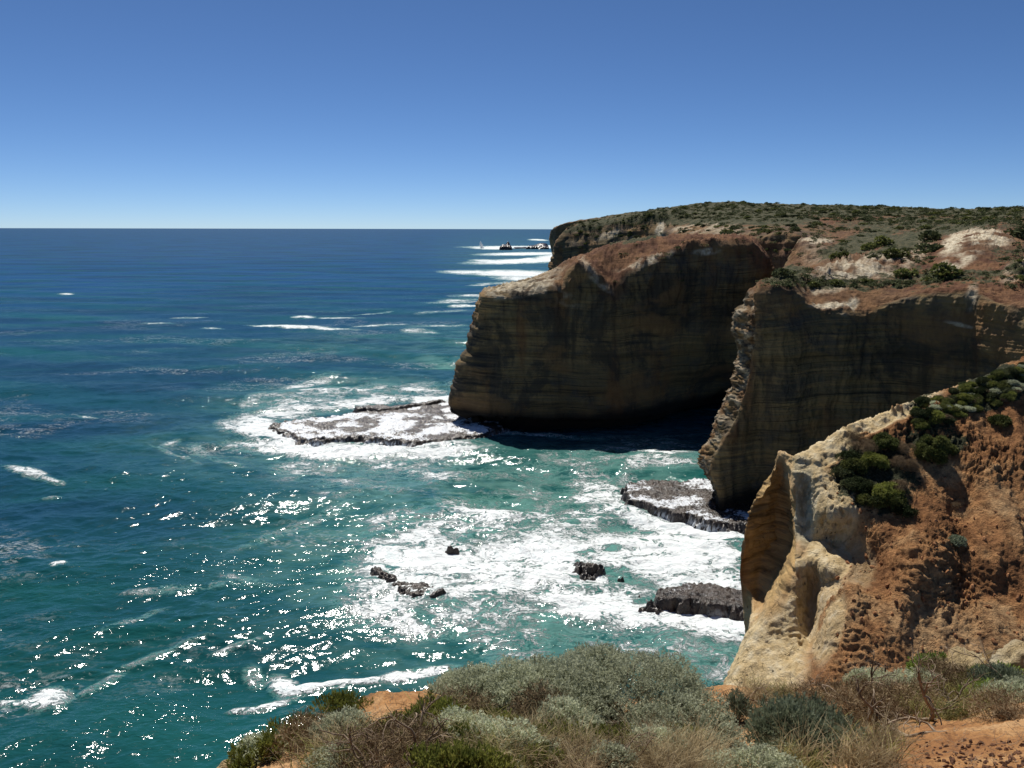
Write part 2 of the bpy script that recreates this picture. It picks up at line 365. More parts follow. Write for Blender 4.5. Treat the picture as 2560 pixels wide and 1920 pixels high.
# ================= near headland with the wide slope behind it
def near_headland():
    zr = [-3, 4, 11, 17.5, 23, 28, 32]
    cols = []
    sil = [PZ(1775, 125, -3), P(1782, 1236, 125), P(1744, 1152, 125.5), P(1784, 1050, 127), P(1821, 960, 128.5), P(1832, 888, 130), P(1832, 812, 131), P(1862, 738, 131.5), P(1924, 703, 132),
           P(1945, 690, 142), P(1962, 672, 188), P(1996, 604, 200), P(2012, 590, 250), P(2020, 560, 310), P(2030, 514, 380), PZ(2030, 600, 52)]
    hid = [(x[0]+5, x[1]+9, x[2]*.75-2) for x in sil]
    edge = [PZ(1800, 119.5, -3), P(1803, 1240, 120), P(1784, 1160, 120.5), P(1838, 1050, 122), P(1858, 960, 123.3), P(1856, 895, 124), P(1862, 820, 125), P(1890, 742, 126.5), P(1935, 706, 129),
            P(1955, 690, 142), P(1975, 668, 186), P(2003, 606, 200), P(2020, 588, 250), P(2030, 558, 310), P(2040, 514, 380), PZ(2040, 600, 52)]
    cols = [hid, sil, edge]
    C = [ # px, Y, rim py, t1, t2, t3, t4, t5, sky
     (1900, 121.5, 722, 704, (1960, 688, 140), (1992, 664, 184), (2015, 607, 198), (2035, 585, 250), (2050, 556, 310), (2060, 513, 380)),
     (1975, 121.5, 718, 703, (1990, 686, 140), (2025, 664, 182), (2040, 612, 197), (2060, 586, 250), (2080, 556, 310), (2090, 513, 380)),
     (2025, 122.5, 764, 738, (2050, 690, 140), (2070, 655, 178), (2085, 618, 198), (2100, 588, 250), (2120, 556, 310), (2130, 514, 380)),
     (2110, 123, 773, 738, (2110, 693, 140), (2125, 652, 165), (2135, 620, 195), (2150, 588, 250), (2160, 556, 310), (2170, 515, 380)),
     (2170, 124, 776, 735, (2175, 690, 140), (2180, 650, 160), (2190, 618, 192), (2200, 586, 250), (2210, 555, 310), (2220, 516, 380)),
     (2250, 124, 742, 722, (2250, 682, 140), (2255, 645, 160), (2260, 612, 192), (2265, 580, 250), (2270, 552, 310), (2275, 518, 380)),
     (2340, 121, 732, 715, (2340, 676, 139), (2345, 635, 158), (2350, 600, 185), (2350, 573, 240), (2350, 550, 300), (2350, 521, 370)),
     (2430, 117, 728, 712, (2430, 670, 137), (2435, 625, 152), (2440, 590, 172), (2440, 567, 225), (2440, 547, 290), (2440, 521, 350)),
     (2500, 112, 752, 730, (2505, 685, 131), (2510, 640, 145), (2515, 594, 165), (2515, 565, 215), (2515, 545, 280), (2515, 518, 340)),
     (2570, 107, 775, 752, (2580, 710, 124), (2580, 660, 136), (2590, 612, 160), (2590, 575, 205), (2590, 545, 270), (2590, 516, 330)),
     (2720, 98, 800, 780, (2740, 730, 115), (2740, 680, 125), (2750, 630, 150), (2750, 585, 195), (2750, 550, 260), (2750, 520, 320)),
     (2950, 85, 830, 800, (2960, 750, 103), (2960, 700, 110), (2970, 640, 140), (2980, 590, 185), (2980, 555, 250), (2980, 520, 310)),
    ]
    for px, Y, rim, t0, *T in C:
        zrim = P(px, rim, Y+2)[2]
        ov = 4.0 if px > 2380 else 3; col = [PZ(px, Y+ov*(1-(z+3)/35), z) for z in [-3, 4, 11, 17.5, 23, 28]]
        col[1] = PZ(px, Y+3, 4)
        col.append(PZ(px, Y+1, (28+zrim)/2+.5)); col.append(P(px, rim, Y+2)); col.append(P(px, t0, Y+7))
        col += [P(*t) for t in T]; col.append(PZ(T[-1][0], 600, 52)); cols.append(col)
    A = np.array(cols).transpose(1, 0, 2)
    G = loft(A, .85, (700, 760)); n = normals(G); px, py = proj(G)
    k = G.shape
    if n[k[0]//5, k[1]//2, 1] > 0: n = -n
    rr = np.linspace(0, 1, k[0])[:, None]
    flat = sstep(.5, .8, np.abs(n[..., 2]))*sstep(14, 20, G[..., 2])
    flank = sstep(.5, .85, -n[..., 0])*(px < 1890)
    d = strata(G, .34, 1.0)+.6*fbm(sc(G, .14, .14, .07), 4)+.25*ridged(sc(G, .55, .55, .2), 3)
    d += flank*(.5*ridged(sc(G, .8, .8, 1.8), 4)+strata(G, 1.0, .8)-1.5)
    G = G+horiz(n)*(d*(1-flat))[..., None]
    pl = blobs(px, py, [(2150, 668, 130, 22, -8, 1), (2430, 615, 95, 42, -20, .45), (2545, 690, 40, 30, 0, .8), (2030, 640, 60, 30, 0, .5)])
    G[..., 2] += flat*(.55*fbm(sc(G, .16, .16, 0), 5)+.25*ridged(sc(G, .7, .7, 0), 3)+pl*(1.1*ridged(sc(G, .16, .25, 0), 4)+.2))
    up = flat
    pale = np.clip(blobs(px, py, [(2130, 690, 110, 12, -3, .9), (2180, 668, 120, 12, -12, .8), (2290, 640, 50, 18, -45, .55), (2385, 612, 45, 22, -45, 1), (2460, 598, 62, 22, 8, 1), (2390, 660, 60, 12, -20, .85), (2265, 615, 35, 14, -20, .8), (2040, 603, 40, 9, 0, .9), (2060, 724, 50, 12, 0, .6), (2080, 764, 50, 8, 0, 1), (2125, 768, 25, 12, -40, 1), (2545, 690, 40, 22, -20, .85), (2430, 742, 14, 30, 10, .5), (2380, 803, 30, 4, 10, .7), (2410, 812, 25, 4, 10, .7), (2035, 640, 35, 30, 0, .25)], .4)*sstep(-.35, .15, noise(sc(G, .3, .3, .4))+.15), 0, 1)  # pale outcrops, plus thin strips painting the lit ledge of the bay wall
    pale = np.maximum(pale, flank*.5*sstep(-.2, .4, noise(sc(G, .5, .5, .8))))
    soil = np.clip(up*.75+blobs(px, py, [(2500, 565, 90, 25, -15, 1), (2400, 700, 220, 40, 5, .9), (2330, 640, 25, 25, 0, .8), (2120, 550, 120, 10, -3, .7)])*up*.5+up*blobs(px, py, [(2480, 700, 160, 50, 0, 1)])*.3, 0, 1)
    veg = up*np.clip(blobs(px, py, [(2100, 515, 420, 26, 0, 1), (2320, 585, 250, 14, -10, .75), (2150, 610, 110, 26, -25, .9), (2240, 625, 70, 20, -25, 1), (1960, 690, 60, 25, 0, .8), (2330, 560, 260, 22, 0, .6), (2480, 530, 150, 15, 0, .8), (2150, 710, 240, 18, 0, .55), (2400, 690, 220, 22, 0, .5), (2520, 640, 70, 22, 0, .4)], .6)+.1, 0, 1)
    wet = sstep(5, 2.5, G[..., 2]+.7*noise(sc(G, .3, .3, .3)))*.92
    terrain('near_headland', G, MAT_H, dict(veg=veg, soil=soil, pale=pale, wet=wet), label='near limestone headland with curved layered bay wall and scrubby eroded slope above')
near_headland()
# ================= orange slope with the pale fluted outcrop
def orange_slope():
    R = [
     [(1770, 1830, 36), (1775, 1830, 35.5), (1780, 1830, 35), (1790, 1830, 34), (1960, 1830, 33), (2050, 1830, 32), (2150, 1830, 31), (2300, 1830, 30.5), (2430, 1830, 30.5), (2560, 1830, 30.5), (2750, 1830, 31)],
     [(1820, 1700, 38), (1824, 1700, 37.5), (1829, 1700, 36.8), (1845, 1700, 36), (1990, 1700, 35), (2055, 1700, 33.5), (2150, 1700, 32.8), (2300, 1700, 32.5), (2430, 1700, 32.5), (2560, 1700, 32.5), (2750, 1700, 33.5)],
     [(1872, 1598, 40), (1874, 1599, 39), (1878, 1600, 38.3), (1893, 1600, 37.8), (2005, 1600, 37.4), (2050, 1600, 36.6), (2140, 1600, 34.7), (2300, 1600, 34.4), (2430, 1600, 34.2), (2560, 1600, 34.2), (2750, 1600, 35.5)],
     [(1884, 1495, 44), (1896, 1497, 44), (1918, 1500, 43), (1937, 1495, 39.6), (2005, 1498, 38.9), (2046, 1500, 38.8), (2130, 1510, 36.6), (2290, 1510, 36.3), (2430, 1510, 36), (2560, 1500, 36.3), (2750, 1490, 37.5)],
     [(1852, 1443, 45), (1900, 1432, 45.5), (1950, 1420, 44.5), (1970, 1410, 41), (2010, 1402, 39.8), (2052, 1405, 39.9), (2150, 1430, 39.6), (2280, 1430, 38), (2430, 1425, 37.8), (2560, 1420, 38.3), (2750, 1400, 40)],
     [(1864, 1340, 45.5), (1920, 1345, 46.5), (1978, 1345, 45.5), (1995, 1352, 42), (2040, 1352, 41.2), (2100, 1335, 40.6), (2180, 1340, 41.2), (2280, 1345, 39.7), (2430, 1330, 39.6), (2560, 1320, 40.5), (2750, 1300, 42)],
     [(1882, 1268, 46), (1930, 1270, 47), (1978, 1270, 46), (1990, 1265, 43), (2040, 1265, 42.2), (2100, 1262, 41.4), (2200, 1255, 41.6), (2300, 1240, 41.5), (2430, 1220, 42), (2560, 1200, 42.8), (2750, 1180, 45)],
     [(1925, 1196, 46.5), (1955, 1200, 46.8), (1978, 1200, 45.8), (1990, 1190, 43.6), (2040, 1185, 43.0), (2110, 1180, 43.4), (2200, 1150, 43.5), (2300, 1130, 43.8), (2430, 1090, 44.5), (2560, 1050, 46), (2750, 1000, 48)],
     [(1950, 1138, 47), (1962, 1133, 46.4), (1980, 1140, 45.6), (1998, 1140, 44.8), (2045, 1120, 45), (2100, 1085, 45.5), (2200, 1045, 46), (2300, 1008, 47), (2430, 965, 48), (2560, 915, 49), (2750, 850, 51)],
    ]
    for row in R:   # the clay slope is one even fall of about 34 degrees
        for k_, K in ((6, 41.8), (7, 41.75), (8, 41.5), (9, 41.1), (10, 41.0)):
            px_, py_, _ = row[k_]; v_ = (960-py_)/F; row[k_] = (px_, py_, K/(.667-(-SN+v_*CS)/(CS+v_*SN)))
    A = [[P(*q) for q in r] for r in R]
    top = A[-1]
    A.append([(x*1.02, y+1.6, z-1.1) for x, y, z in top]); A.append([(x*1.06+.5, y+5, z-7) for x, y, z in top]); A.append([(x*1.1+2, y+11, -3) for x, y, z in top])
    low = [(x-1, y-3, -3) for x, y, z in A[0]]; A.insert(0, low)
    for i, r in enumerate(A):
        x, y, z = r[0]; r.insert(0, (x+6, y+3, -3) if z > 0 else (x+5, y+2, -3.2))
    G = loft(A, .8, (860, 900)); n = normals(G); px, py = proj(G); k = G.shape
    if n[k[0]//3, int(k[1]*.7), 1] > 0: n = -n
    # large forms pushed in or out along the sight line
    def push(L, soft=.8):
        r = np.zeros(px.shape)
        for cx, cy, rx, ry, a, dY in L: r += dY*blobs(px, py, [(cx, cy, rx, ry, a, 1)], soft)
        return r
    dY = push([(2120, 1395, 70, 75, -35, 1.5), (2072, 1412, 42, 36, 25, -1.3), (2030, 1520, 26, 110, -3, .9), (1960, 1560, 40, 100, 18, .0), (2075, 1560, 30, 60, 0, -.7),
               (2090, 1265, 45, 60, 0, -.5), (2014, 1270, 22, 90, 0, .6), (1990, 1375, 28, 14, -20, -.5), (2200, 1450, 45, 80, 30, .6),
               (2300, 1400, 60, 80, 20, -.5), (2420, 1480, 80, 60, 10, .5), (2400, 1300, 40, 80, 10, .5), (2480, 1380, 60, 80, 10, -.5)])
    G = G*1.0
    cam0 = np.array([0, 0, H]); ray = G-cam0; G = cam0+ray*(1+dY/ray[..., 1])[..., None]
    n = normals(G)
    if n[k[0]//3, int(k[1]*.7), 1] > 0: n = -n
    face = blobs(px, py, [(1930, 1340, 72, 190, 3, 1)], .25)*(px < 1992+0*px)
    palem = blobs(px, py, [(2010, 1190, 55, 70, 10, 1), (2050, 1140, 110, 34, -25, 1), (2170, 1060, 110, 30, -22, 1), (2260, 1022, 90, 22, -15, 1), (2060, 1280, 90, 110, 0, 1), (2070, 1400, 60, 60, 10, 1), (1960, 1540, 100, 170, 20, 1), (1900, 1660, 120, 110, 0, 1), (2070, 1540, 45, 120, 5, .8), (2130, 1400, 60, 90, -20, .45), (2440, 958, 60, 12, -20, .6)], .25)
    palem = palem*(1-face); palem = np.maximum(palem, sstep(2380, 2330, px)*blobs(px, py, [(2160, 1058, 230, 30, -21, 1)], .3))*sstep(-.75, -.45, noise(sc(G, .5, .5, .5))+.3*noise(sc(G, 3, 3, 3)))
    rough = np.clip(1-palem-face, 0, 1)*sstep(2010, 2120, px)
    flute = ridged(sc(G, 1.1, 1.1, .22), 3)
    d = palem*(.06*flute+.07*fbm(sc(G, .8, .8, .6), 3)+.05*ridged(sc(G, 2.2, 2.2, 2.6), 4)+.35*blobs(px, py, [(2050, 1145, 120, 40, -22, 1)])*np.maximum(0, noise(sc(G, .5, .5, 2.4))))+face*(strata(G, .30, 2.2)+.18*fbm(sc(G, .8, .8, .8), 3))
    gully = ridged(sc(G, .35, .35, .14)+3, 3)
    ax_ = G[..., 0]*.8-G[..., 1]*.25; al_ = G[..., 1]*.9+G[..., 0]*.35; gq = np.stack([ax_*.42, al_*.10, G[..., 2]*.08], -1)
    patch = sstep(-.2, .35, noise(sc(G, .22, .22, .22)+2))
    d += rough*(.30*ridged(gq, 3)+(.05+.13*patch)*ridged(sc(G, 1.7, 1.7, 1.9), 3)+(.03+.06*patch)*ridged(sc(G, 4.5, 4.5, 5), 2))
    pock = noise(sc(G, 3.2, 3.2, 1.3)); d -= palem*blobs(px, py, [(2085, 1260, 55, 80, 0, 1), (2000, 1560, 40, 90, 20, .6)])*.22*sstep(.25, .5, pock)
    G = G+n*(d*sstep(0, 8, G[..., 2]))[..., None]
    cr_ = blobs(px, py, [(2230, 1020, 340, 26, -20, 1)])
    G[..., 2] += cr_*(.22*fbm(sc(G, .8, .8, .3), 4)+.10*ridged(sc(G, 2.4, 2.4, 1), 3))
    # rim of thin ledges at the crest of the outcrop
    grey = blobs(px, py, [(2015, 1265, 26, 100, 0, .9), (2008, 1180, 20, 30, 0, .6)], .3)*(px > 1988)  # pale fluted face greyed: its shade is put into the colour
    veg = np.clip(blobs(px, py, [(2190, 1200, 110, 90, 20, .8), (2330, 1110, 100, 50, 0, .6), (2500, 975, 150, 45, -18, .95), (2300, 1010, 40, 14, -20, .6), (2120, 1190, 40, 60, 0, .6)], .5), 0, 1)
    ochre = face
    terrain('orange_cliff_slope', G, MAT_S, dict(pale=palem, grey=grey*.85, ochre=ochre, veg=veg, rough=rough), label='steep orange clay slope with a pale fluted rock outcrop at its seaward end')
orange_slope()
# ================= foreground ground
def foreground():
    # px columns from left to right, each: near rows then lip then drop
    C = [(-300, 6.0, 2080), (200, 6.0, 2020), (560, 6.2, 1935), (700, 6.6, 1858), (850, 7.2, 1792), (950, 7.6, 1742), (1080, 8.0, 1722), (1200, 8.2, 1725), (1400, 8.4, 1735), (1600, 8.8, 1742), (1800, 9.8, 1722), (2000, 10.6, 1722), (2150, 11, 1716), (2350, 11, 1690), (2560, 10.6, 1665), (2800, 10, 1640), (3200, 9, 1640)]
    cols = []
    for px, Yl, pl in C:
        x, y, z = P(px, pl, Yl); f = x/Yl
        g = lambda Y, z: (f*max(Y, 2.2)*(1 if Y > 2 else 1.6), Y, z)
        def mid(t): # ground between the feet (z 43.3) and the lip
            Y = 1.0+(Yl-1.0)*t; return g(Y, 43.25+(z-43.25)*(t**.93))
        cols.append([g(-5, 43.6), g(-1, 43.4), mid(.12), mid(.3), mid(.48), mid(.64), mid(.8), (x, y, z), (x*1.05, Yl+.7, z-.7), (x*1.1, Yl+1.6, z-3.2), (x*1.15, Yl+3, z-12), (x*1.2, Yl+5, -3)])
    A = np.array(cols).transpose(1, 0, 2)
    G = loft(A, 1.0, (620, 800)); px, py = proj(G)
    am = sstep(20, 36, G[..., 2])
    G[..., 2] += am*(.07*fbm(sc(G, .9, .9, .9), 3)+.035*fbm(sc(G, 3.5, 3.5, 3.5), 4)+.012*ridged(sc(G, 14, 14, 14), 3))
    soilb = blobs(px, py, [(1000, 1765, 90, 60, -30, 1), (2420, 1880, 230, 110, -15, 1), (700, 1900, 90, 40, -20, 1), (1860, 1735, 90, 22, 0, 1), (2140, 1850, 60, 60, 0, .8)], .3)
    terrain('foreground_ground', G, MAT_G, dict(veg=1-soilb), label='orange clay cliff edge in the foreground with scrub and loose stones')
foreground()
# ------------------------------------------------------------------ sea
FOAM = [ # around the western rock platform
 (645, 1075, 60, 34, 15, 1.0), (590, 1068, 45, 20, 0, .6), (800, 1128, 190, 20, 4, 1.0), (1010, 1128, 170, 18, 0, 1.0), (740, 1105, 110, 18, 12, 1), (1000, 1170, 260, 40, 2, .38), (760, 1180, 90, 40, 0, .3),
 (760, 1000, 110, 30, -10, .45), (900, 985, 130, 20, -5, .42), (1050, 985, 90, 22, -4, .5), (720, 1030, 90, 18, -5, .75), (900, 1012, 170, 12, -5, .75), (1080, 1005, 70, 14, 0, .8),
 (770, 960, 70, 10, -12, .5), (920, 977, 55, 6, -8, .7), (1130, 965, 50, 6, -5, .4), (640, 1010, 40, 20, -20, .35),
 # churn in the middle
 (1080, 1430, 180, 120, 10, .8), (1000, 1350, 110, 60, -15, .55), (1150, 1340, 200, 80, -10, .6), (1300, 1420, 200, 100, 0, .85), (1200, 1530, 260, 60, -6, .6), (960, 1540, 110, 50, 10, .62),
 (1470, 1500, 170, 70, 10, .85), (1650, 1390, 210, 62, 6, .98), (1760, 1420, 130, 80, 0, .95), (1800, 1580, 140, 40, 10, .95), (1640, 1560, 160, 40, 8, .8), (1450, 1330, 160, 55, -10, .5),
 (1010, 1570, 130, 20, 10, .7), (900, 1480, 40, 70, 5, .45), (1500, 1240, 80, 50, 20, .75), (1570, 1290, 90, 22, 22, .95), (1700, 1325, 110, 16, 14, 1.0), (1820, 1345, 80, 14, 12, .95), (1480, 1200, 60, 26, 0, .5),
 (1600, 1160, 90, 22, -40, .42), (1680, 1160, 80, 20, 0, .38), (1440, 1160, 200, 30, -10, .3), (1250, 1280, 260, 50, -10, .3), (1750, 1655, 130, 50, 20, .42), (1550, 1630, 160, 40, 10, .35), (1820, 1690, 60, 30, 0, .5),
 (1300, 1640, 90, 60, -30, .38), (1240, 1600, 70, 40, -30, .33),
 (1330, 1095, 150, 6, 2, .4), (1650, 1138, 120, 5, 2, .5), (1560, 1130, 90, 5, -3, .4),
 # breakers far off
 (1225, 620, 44, 3.2, 1, 1), (1300, 618, 120, 3, 0, .95), (1390, 616, 60, 3.2, 0, .9), (1310, 634.5, 100, 3.6, -1, 1), (1300, 653, 115, 5.5, -2, 1), (1380, 645, 50, 9, -6, .95), (1220, 652, 40, 3, 2, .8), (1180, 681, 70, 4.5, 1, .85), (1290, 684, 110, 8, 1, 1), (1310, 697, 70, 6, 2, .8), (1345, 600, 22, 1.6, 2, .9), (1200, 712, 30, 2.2, -4, .6), (1270, 708, 60, 3, 0, .5), (1130, 754, 60, 5, -3, .5), (1190, 740, 60, 3, 0, .55), (1160, 766, 35, 2.5, 0, .7), (1110, 780, 60, 4, -4, .4),
 (730, 819, 90, 2.6, 1.5, .95), (830, 824, 60, 2, 2, .8), (950, 815, 60, 1.8, -4, .6), (760, 795, 26, 2.2, 1, .95), (850, 797, 50, 1.6, 0, .6), (930, 785, 50, 1.5, -5, .5), (530, 822, 30, 1.8, 2, .6), (470, 795, 40, 1.4, -1, .5), (400, 811, 40, 1.3, 1, .45), (165, 738, 18, 1.8, 0, .75), (1050, 830, 40, 6, 3, .5), (1100, 815, 60, 3, -2, .6),
 (75, 1193, 55, 11, 14, .62), (130, 1210, 30, 7, 12, .75), (130, 1252, 22, 4, -6, .5), (425, 1112, 26, 5, -14, .6), (440, 1140, 60, 5, 22, .4), (150, 1425, 20, 6, -14, .7), (220, 1050, 24, 4, 8, .4),
 (125, 1752, 50, 30, -10, 1.0), (60, 1760, 70, 10, -4, .8), (250, 1715, 70, 10, -28, .45), (710, 1715, 38, 26, 25, .95), (760, 1725, 60, 12, -6, .9), (880, 1712, 90, 9, -4, .95), (1040, 1690, 90, 12, -10, .95), (1170, 1695, 40, 14, 15, .7), (680, 1765, 60, 10, -14, .75), (640, 1690, 30, 22, 20, .4), (600, 1775, 30, 6, -10, .5), (400, 1640, 120, 8, -18, .33), (600, 1620, 60, 6, -15, .35),
 (760, 1315, 170, 12, -22, .33), (470, 1480, 140, 10, -5, .33), (620, 1460, 60, 10, 10, .33), (900, 1230, 120, 40, 0, .26), (330, 1560, 90, 8, -20, .3), (500, 1130, 30, 14, 30, .4), (560, 1160, 60, 8, 20, .3)]
MILK = [(1330, 1400, 520, 230, 0, 1), (1640, 1230, 260, 120, 10, .8), (1300, 1250, 400, 90, -5, .55), (900, 1120, 420, 90, 0, .6), (850, 1000, 260, 45, -5, .7), (1700, 1640, 250, 90, 0, .7), (1100, 1560, 350, 110, 0, .5), (1110, 910, 70, 14, 5, .9), (1110, 860, 160, 50, 0, .35), (900, 860, 260, 30, -5, .25), (1290, 650, 160, 60, 0, .3), (1300, 1700, 300, 80, 0, .5)]
def water():
    dep = np.radians(np.concatenate([np.linspace(50, 28, 200, endpoint=False), np.linspace(28, 6, 520, endpoint=False), np.linspace(6, .6, 170, endpoint=False)]))
    r = np.concatenate([H/np.tan(dep), np.geomspace(H/math.tan(math.radians(.6)), 110000, 60)])
    az = np.radians(np.concatenate([np.linspace(-62, -36, 30, endpoint=False), np.linspace(-36, 22, 560, endpoint=False), np.linspace(22, 62, 40)]))
    R, A = np.meshgrid(r, az, indexing='ij')
    G = np.stack([R*np.sin(A), R*np.cos(A), 0*R], -1)
    px, py = proj(G)
    fo = blobs(px, py, FOAM, .62)
    wrp = G[..., :]+4*np.stack([noise(sc(G, .05, .05, 0)), noise(sc(G, .05, .05, 0)+31), 0*R], -1)
    fade = np.clip(250/np.maximum(R, 1), 0, 1)**.5*np.clip(1800/np.maximum(R, 1), 0, 1)
    th = math.radians(62); ph = (wrp[..., 0]*math.cos(th)*.35+wrp[..., 1]*math.sin(th))
    sw = np.sin(ph*2*PI/34)*.32+np.sin((wrp[..., 1]*.9-wrp[..., 0]*.25)*2*PI/21+1)*.18
    near = np.clip(220/np.maximum(R, 1), 0, 1)
    lw = wrp[..., 0]*.42+wrp[..., 1]*.91+9*noise(sc(G, .006, .006, 0)+5); s2 = np.sin(lw*2*PI/46); env = sstep(-.25, .35, noise(sc(G, .006, .012, 0)+9))
    sw = sw+.75*env*(sstep(-.2, 1, s2)-.4)*sstep(60, 160, R)*2/(1+R/500)
    z = sw*fade+near*(.45*ridged(sc(wrp, .055, .10, 0), 3)-.1+.16*ridged(sc(wrp, .22, .34, 0)+3, 3))*.75
    z += near*fo*(.3*ridged(sc(wrp, .14, .22, 0)+8, 3)+.1)
    z += 1.6*blobs(px, py, [(1315, 651, 20, 5, -10, 1), (1345, 599, 22, 3, 0, .8)], .5)
    G[..., 2] = z-.1
    milk = blobs(px, py, MILK, .9)
    wave = env*sstep(.1, 1, np.sin((lw+7)*2*PI/46))*np.clip(420/R, 0, 1)**1.5
    me = np_mesh('sea', G, grid_faces(*R.shape), None, attrs=dict(foam=fo, milk=milk, crest=wave)) if False else None
    N = NB('sea_water'); p = N.pos()
    dist = N.n('VectorMath', {0: p}, operation='LENGTH', out=1)
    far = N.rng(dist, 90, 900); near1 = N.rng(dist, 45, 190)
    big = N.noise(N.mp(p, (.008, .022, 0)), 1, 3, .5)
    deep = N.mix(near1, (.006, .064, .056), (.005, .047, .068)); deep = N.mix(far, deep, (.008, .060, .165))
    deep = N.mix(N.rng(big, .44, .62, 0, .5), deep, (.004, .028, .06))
    deep = N.mix(N.math('MULTIPLY', N.attr('crest'), .55), deep, (.010, .10, .092))  # greener swell faces: light through the waves, painted into the colour
    patch = N.noise(N.mp(p, (.02, .06, 0)), 1, 4, .55)
    deep = N.mix(N.rng(patch, .45, .7, 0, .5), deep, (.009, .085, .072))
    milkc = N.mix(N.rng(N.noise(N.mp(p, (.12, .18, 0)), 1, 5, .6), .35, .65), (.012, .10, .083), (.14, .31, .26))
    base = N.mix(N.math('MULTIPLY', N.attr('milk'), .85), deep, milkc)
    # foam lace
    wv = N.noise(N.mp(p, (.16, .2, 0)), 1, 4, .6, out=1)
    pw = N.n('VectorMath', {0: p, 1: N.n('VectorMath', {0: wv, 1: (10, 10, 0)}, operation='MULTIPLY')}, operation='ADD')
    n1 = N.noise(N.mp(pw, (.28, .42, 0)), 1, 8, .68, .6); lace = N.math('SUBTRACT', 1, N.math('MULTIPLY', N.math('ABSOLUTE', N.math('SUBTRACT', n1, .5)), 10))
    n2 = N.noise(N.mp(pw, (.9, 1.3, 0)), 1, 8, .7, .5); lace2 = N.math('SUBTRACT', 1, N.math('MULTIPLY', N.math('ABSOLUTE', N.math('SUBTRACT', n2, .5)), 10))
    n3 = N.noise(N.mp(p, (.09, .13, 0)), 1, 6, .62)
    v = N.math('ADD', N.math('MULTIPLY', N.attr('foam'), 1.30), N.math('MULTIPLY', lace, .55))
    v = N.math('ADD', v, N.math('MULTIPLY', lace2, .42)); v = N.math('ADD', v, N.math('MULTIPLY', N.math('SUBTRACT', n3, .5), 2.7))
    fm = N.math('MULTIPLY', N.rng(v, .95, 1.42), N.rng(N.attr('foam'), .03, .2))
    thin = N.math('MULTIPLY', N.rng(v, .5, 1.1, 0, .3), N.rng(N.attr('foam'), .03, .25)); base = N.mix(N.math('MULTIPLY', thin, 2.4, clamp=True), base, N.mix(n2, (.03, .2, .165), (.30, .52, .47)))
    # thin foam streaks all over the open water
    s1 = N.noise(N.mp(pw, (.10, .30, 0)), 1, 7, .62, .4); sl = N.math('SUBTRACT', 1, N.math('MULTIPLY', N.math('ABSOLUTE', N.math('SUBTRACT', s1, .5)), 14))
    sm = N.math('MULTIPLY', N.rng(sl, .35, 1, 0, .5), N.rng(N.noise(N.mp(p, (.02, .035, 0)), 1, 3, .5), .52, .66))
    sm = N.math('MULTIPLY', sm, N.rng(dist, 600, 150)); sm = N.math('MULTIPLY', sm, N.rng(N.noise(N.mp(p, (1.2, 1.8, 0)), 1, 4, .7), .42, .56))
    fall = N.math('MAXIMUM', fm, sm)
    col = N.mix(fall, base, N.mix(N.rng(n2, .3, .6), (.62, .70, .70), (.86, .88, .87)))
    gust = N.rng(N.noise(N.mp(p, (.018, .04, 0)), 1, 3, .55), .38, .64, .5, 1.15)
    w0 = N.noise(N.mp(p, (.16, .30, 0)), 1, 3, .5); w1 = N.noise(N.mp(p, (.5, .85, 0)), 1, 3, .5, .3); w2 = N.noise(N.mp(p, (1.2, 1.9, 0)), 1, 3, .55, .3)
    wf = N.noise(N.mp(p, (.05, .11, 0)), 1, 5, .62)
    h = N.math('ADD', N.math('MULTIPLY', w1, 2.5), N.math('MULTIPLY', w2, 1.7)); h = N.math('MULTIPLY', h, gust)
    h = N.math('ADD', h, N.math('MULTIPLY', w0, 3.6))
    h = N.math('ADD', h, N.math('MULTIPLY', N.math('MULTIPLY', wf, 9), N.rng(dist, 100, 900, .1, 1)))
    foamh = N.math('MULTIPLY', fall, N.math('ADD', n2, n1))
    nb = N.bump(h, .066, 1.0)
    nd = N.bump(N.math('ADD', N.math('MULTIPLY', h, .13), N.math('MULTIPLY', foamh, .3)), 1.0, .9)
    T = N.t; T.nodes.remove(N.b)
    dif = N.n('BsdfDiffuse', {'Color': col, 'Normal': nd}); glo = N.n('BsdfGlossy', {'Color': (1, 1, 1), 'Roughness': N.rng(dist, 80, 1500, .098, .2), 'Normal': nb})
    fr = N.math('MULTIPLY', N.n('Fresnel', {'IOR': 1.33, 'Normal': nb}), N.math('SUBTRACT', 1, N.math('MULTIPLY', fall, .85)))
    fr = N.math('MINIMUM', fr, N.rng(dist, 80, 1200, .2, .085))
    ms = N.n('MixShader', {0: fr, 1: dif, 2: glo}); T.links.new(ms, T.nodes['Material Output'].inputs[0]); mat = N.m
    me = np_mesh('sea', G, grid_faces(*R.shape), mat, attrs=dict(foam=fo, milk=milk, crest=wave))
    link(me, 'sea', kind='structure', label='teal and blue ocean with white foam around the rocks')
water()
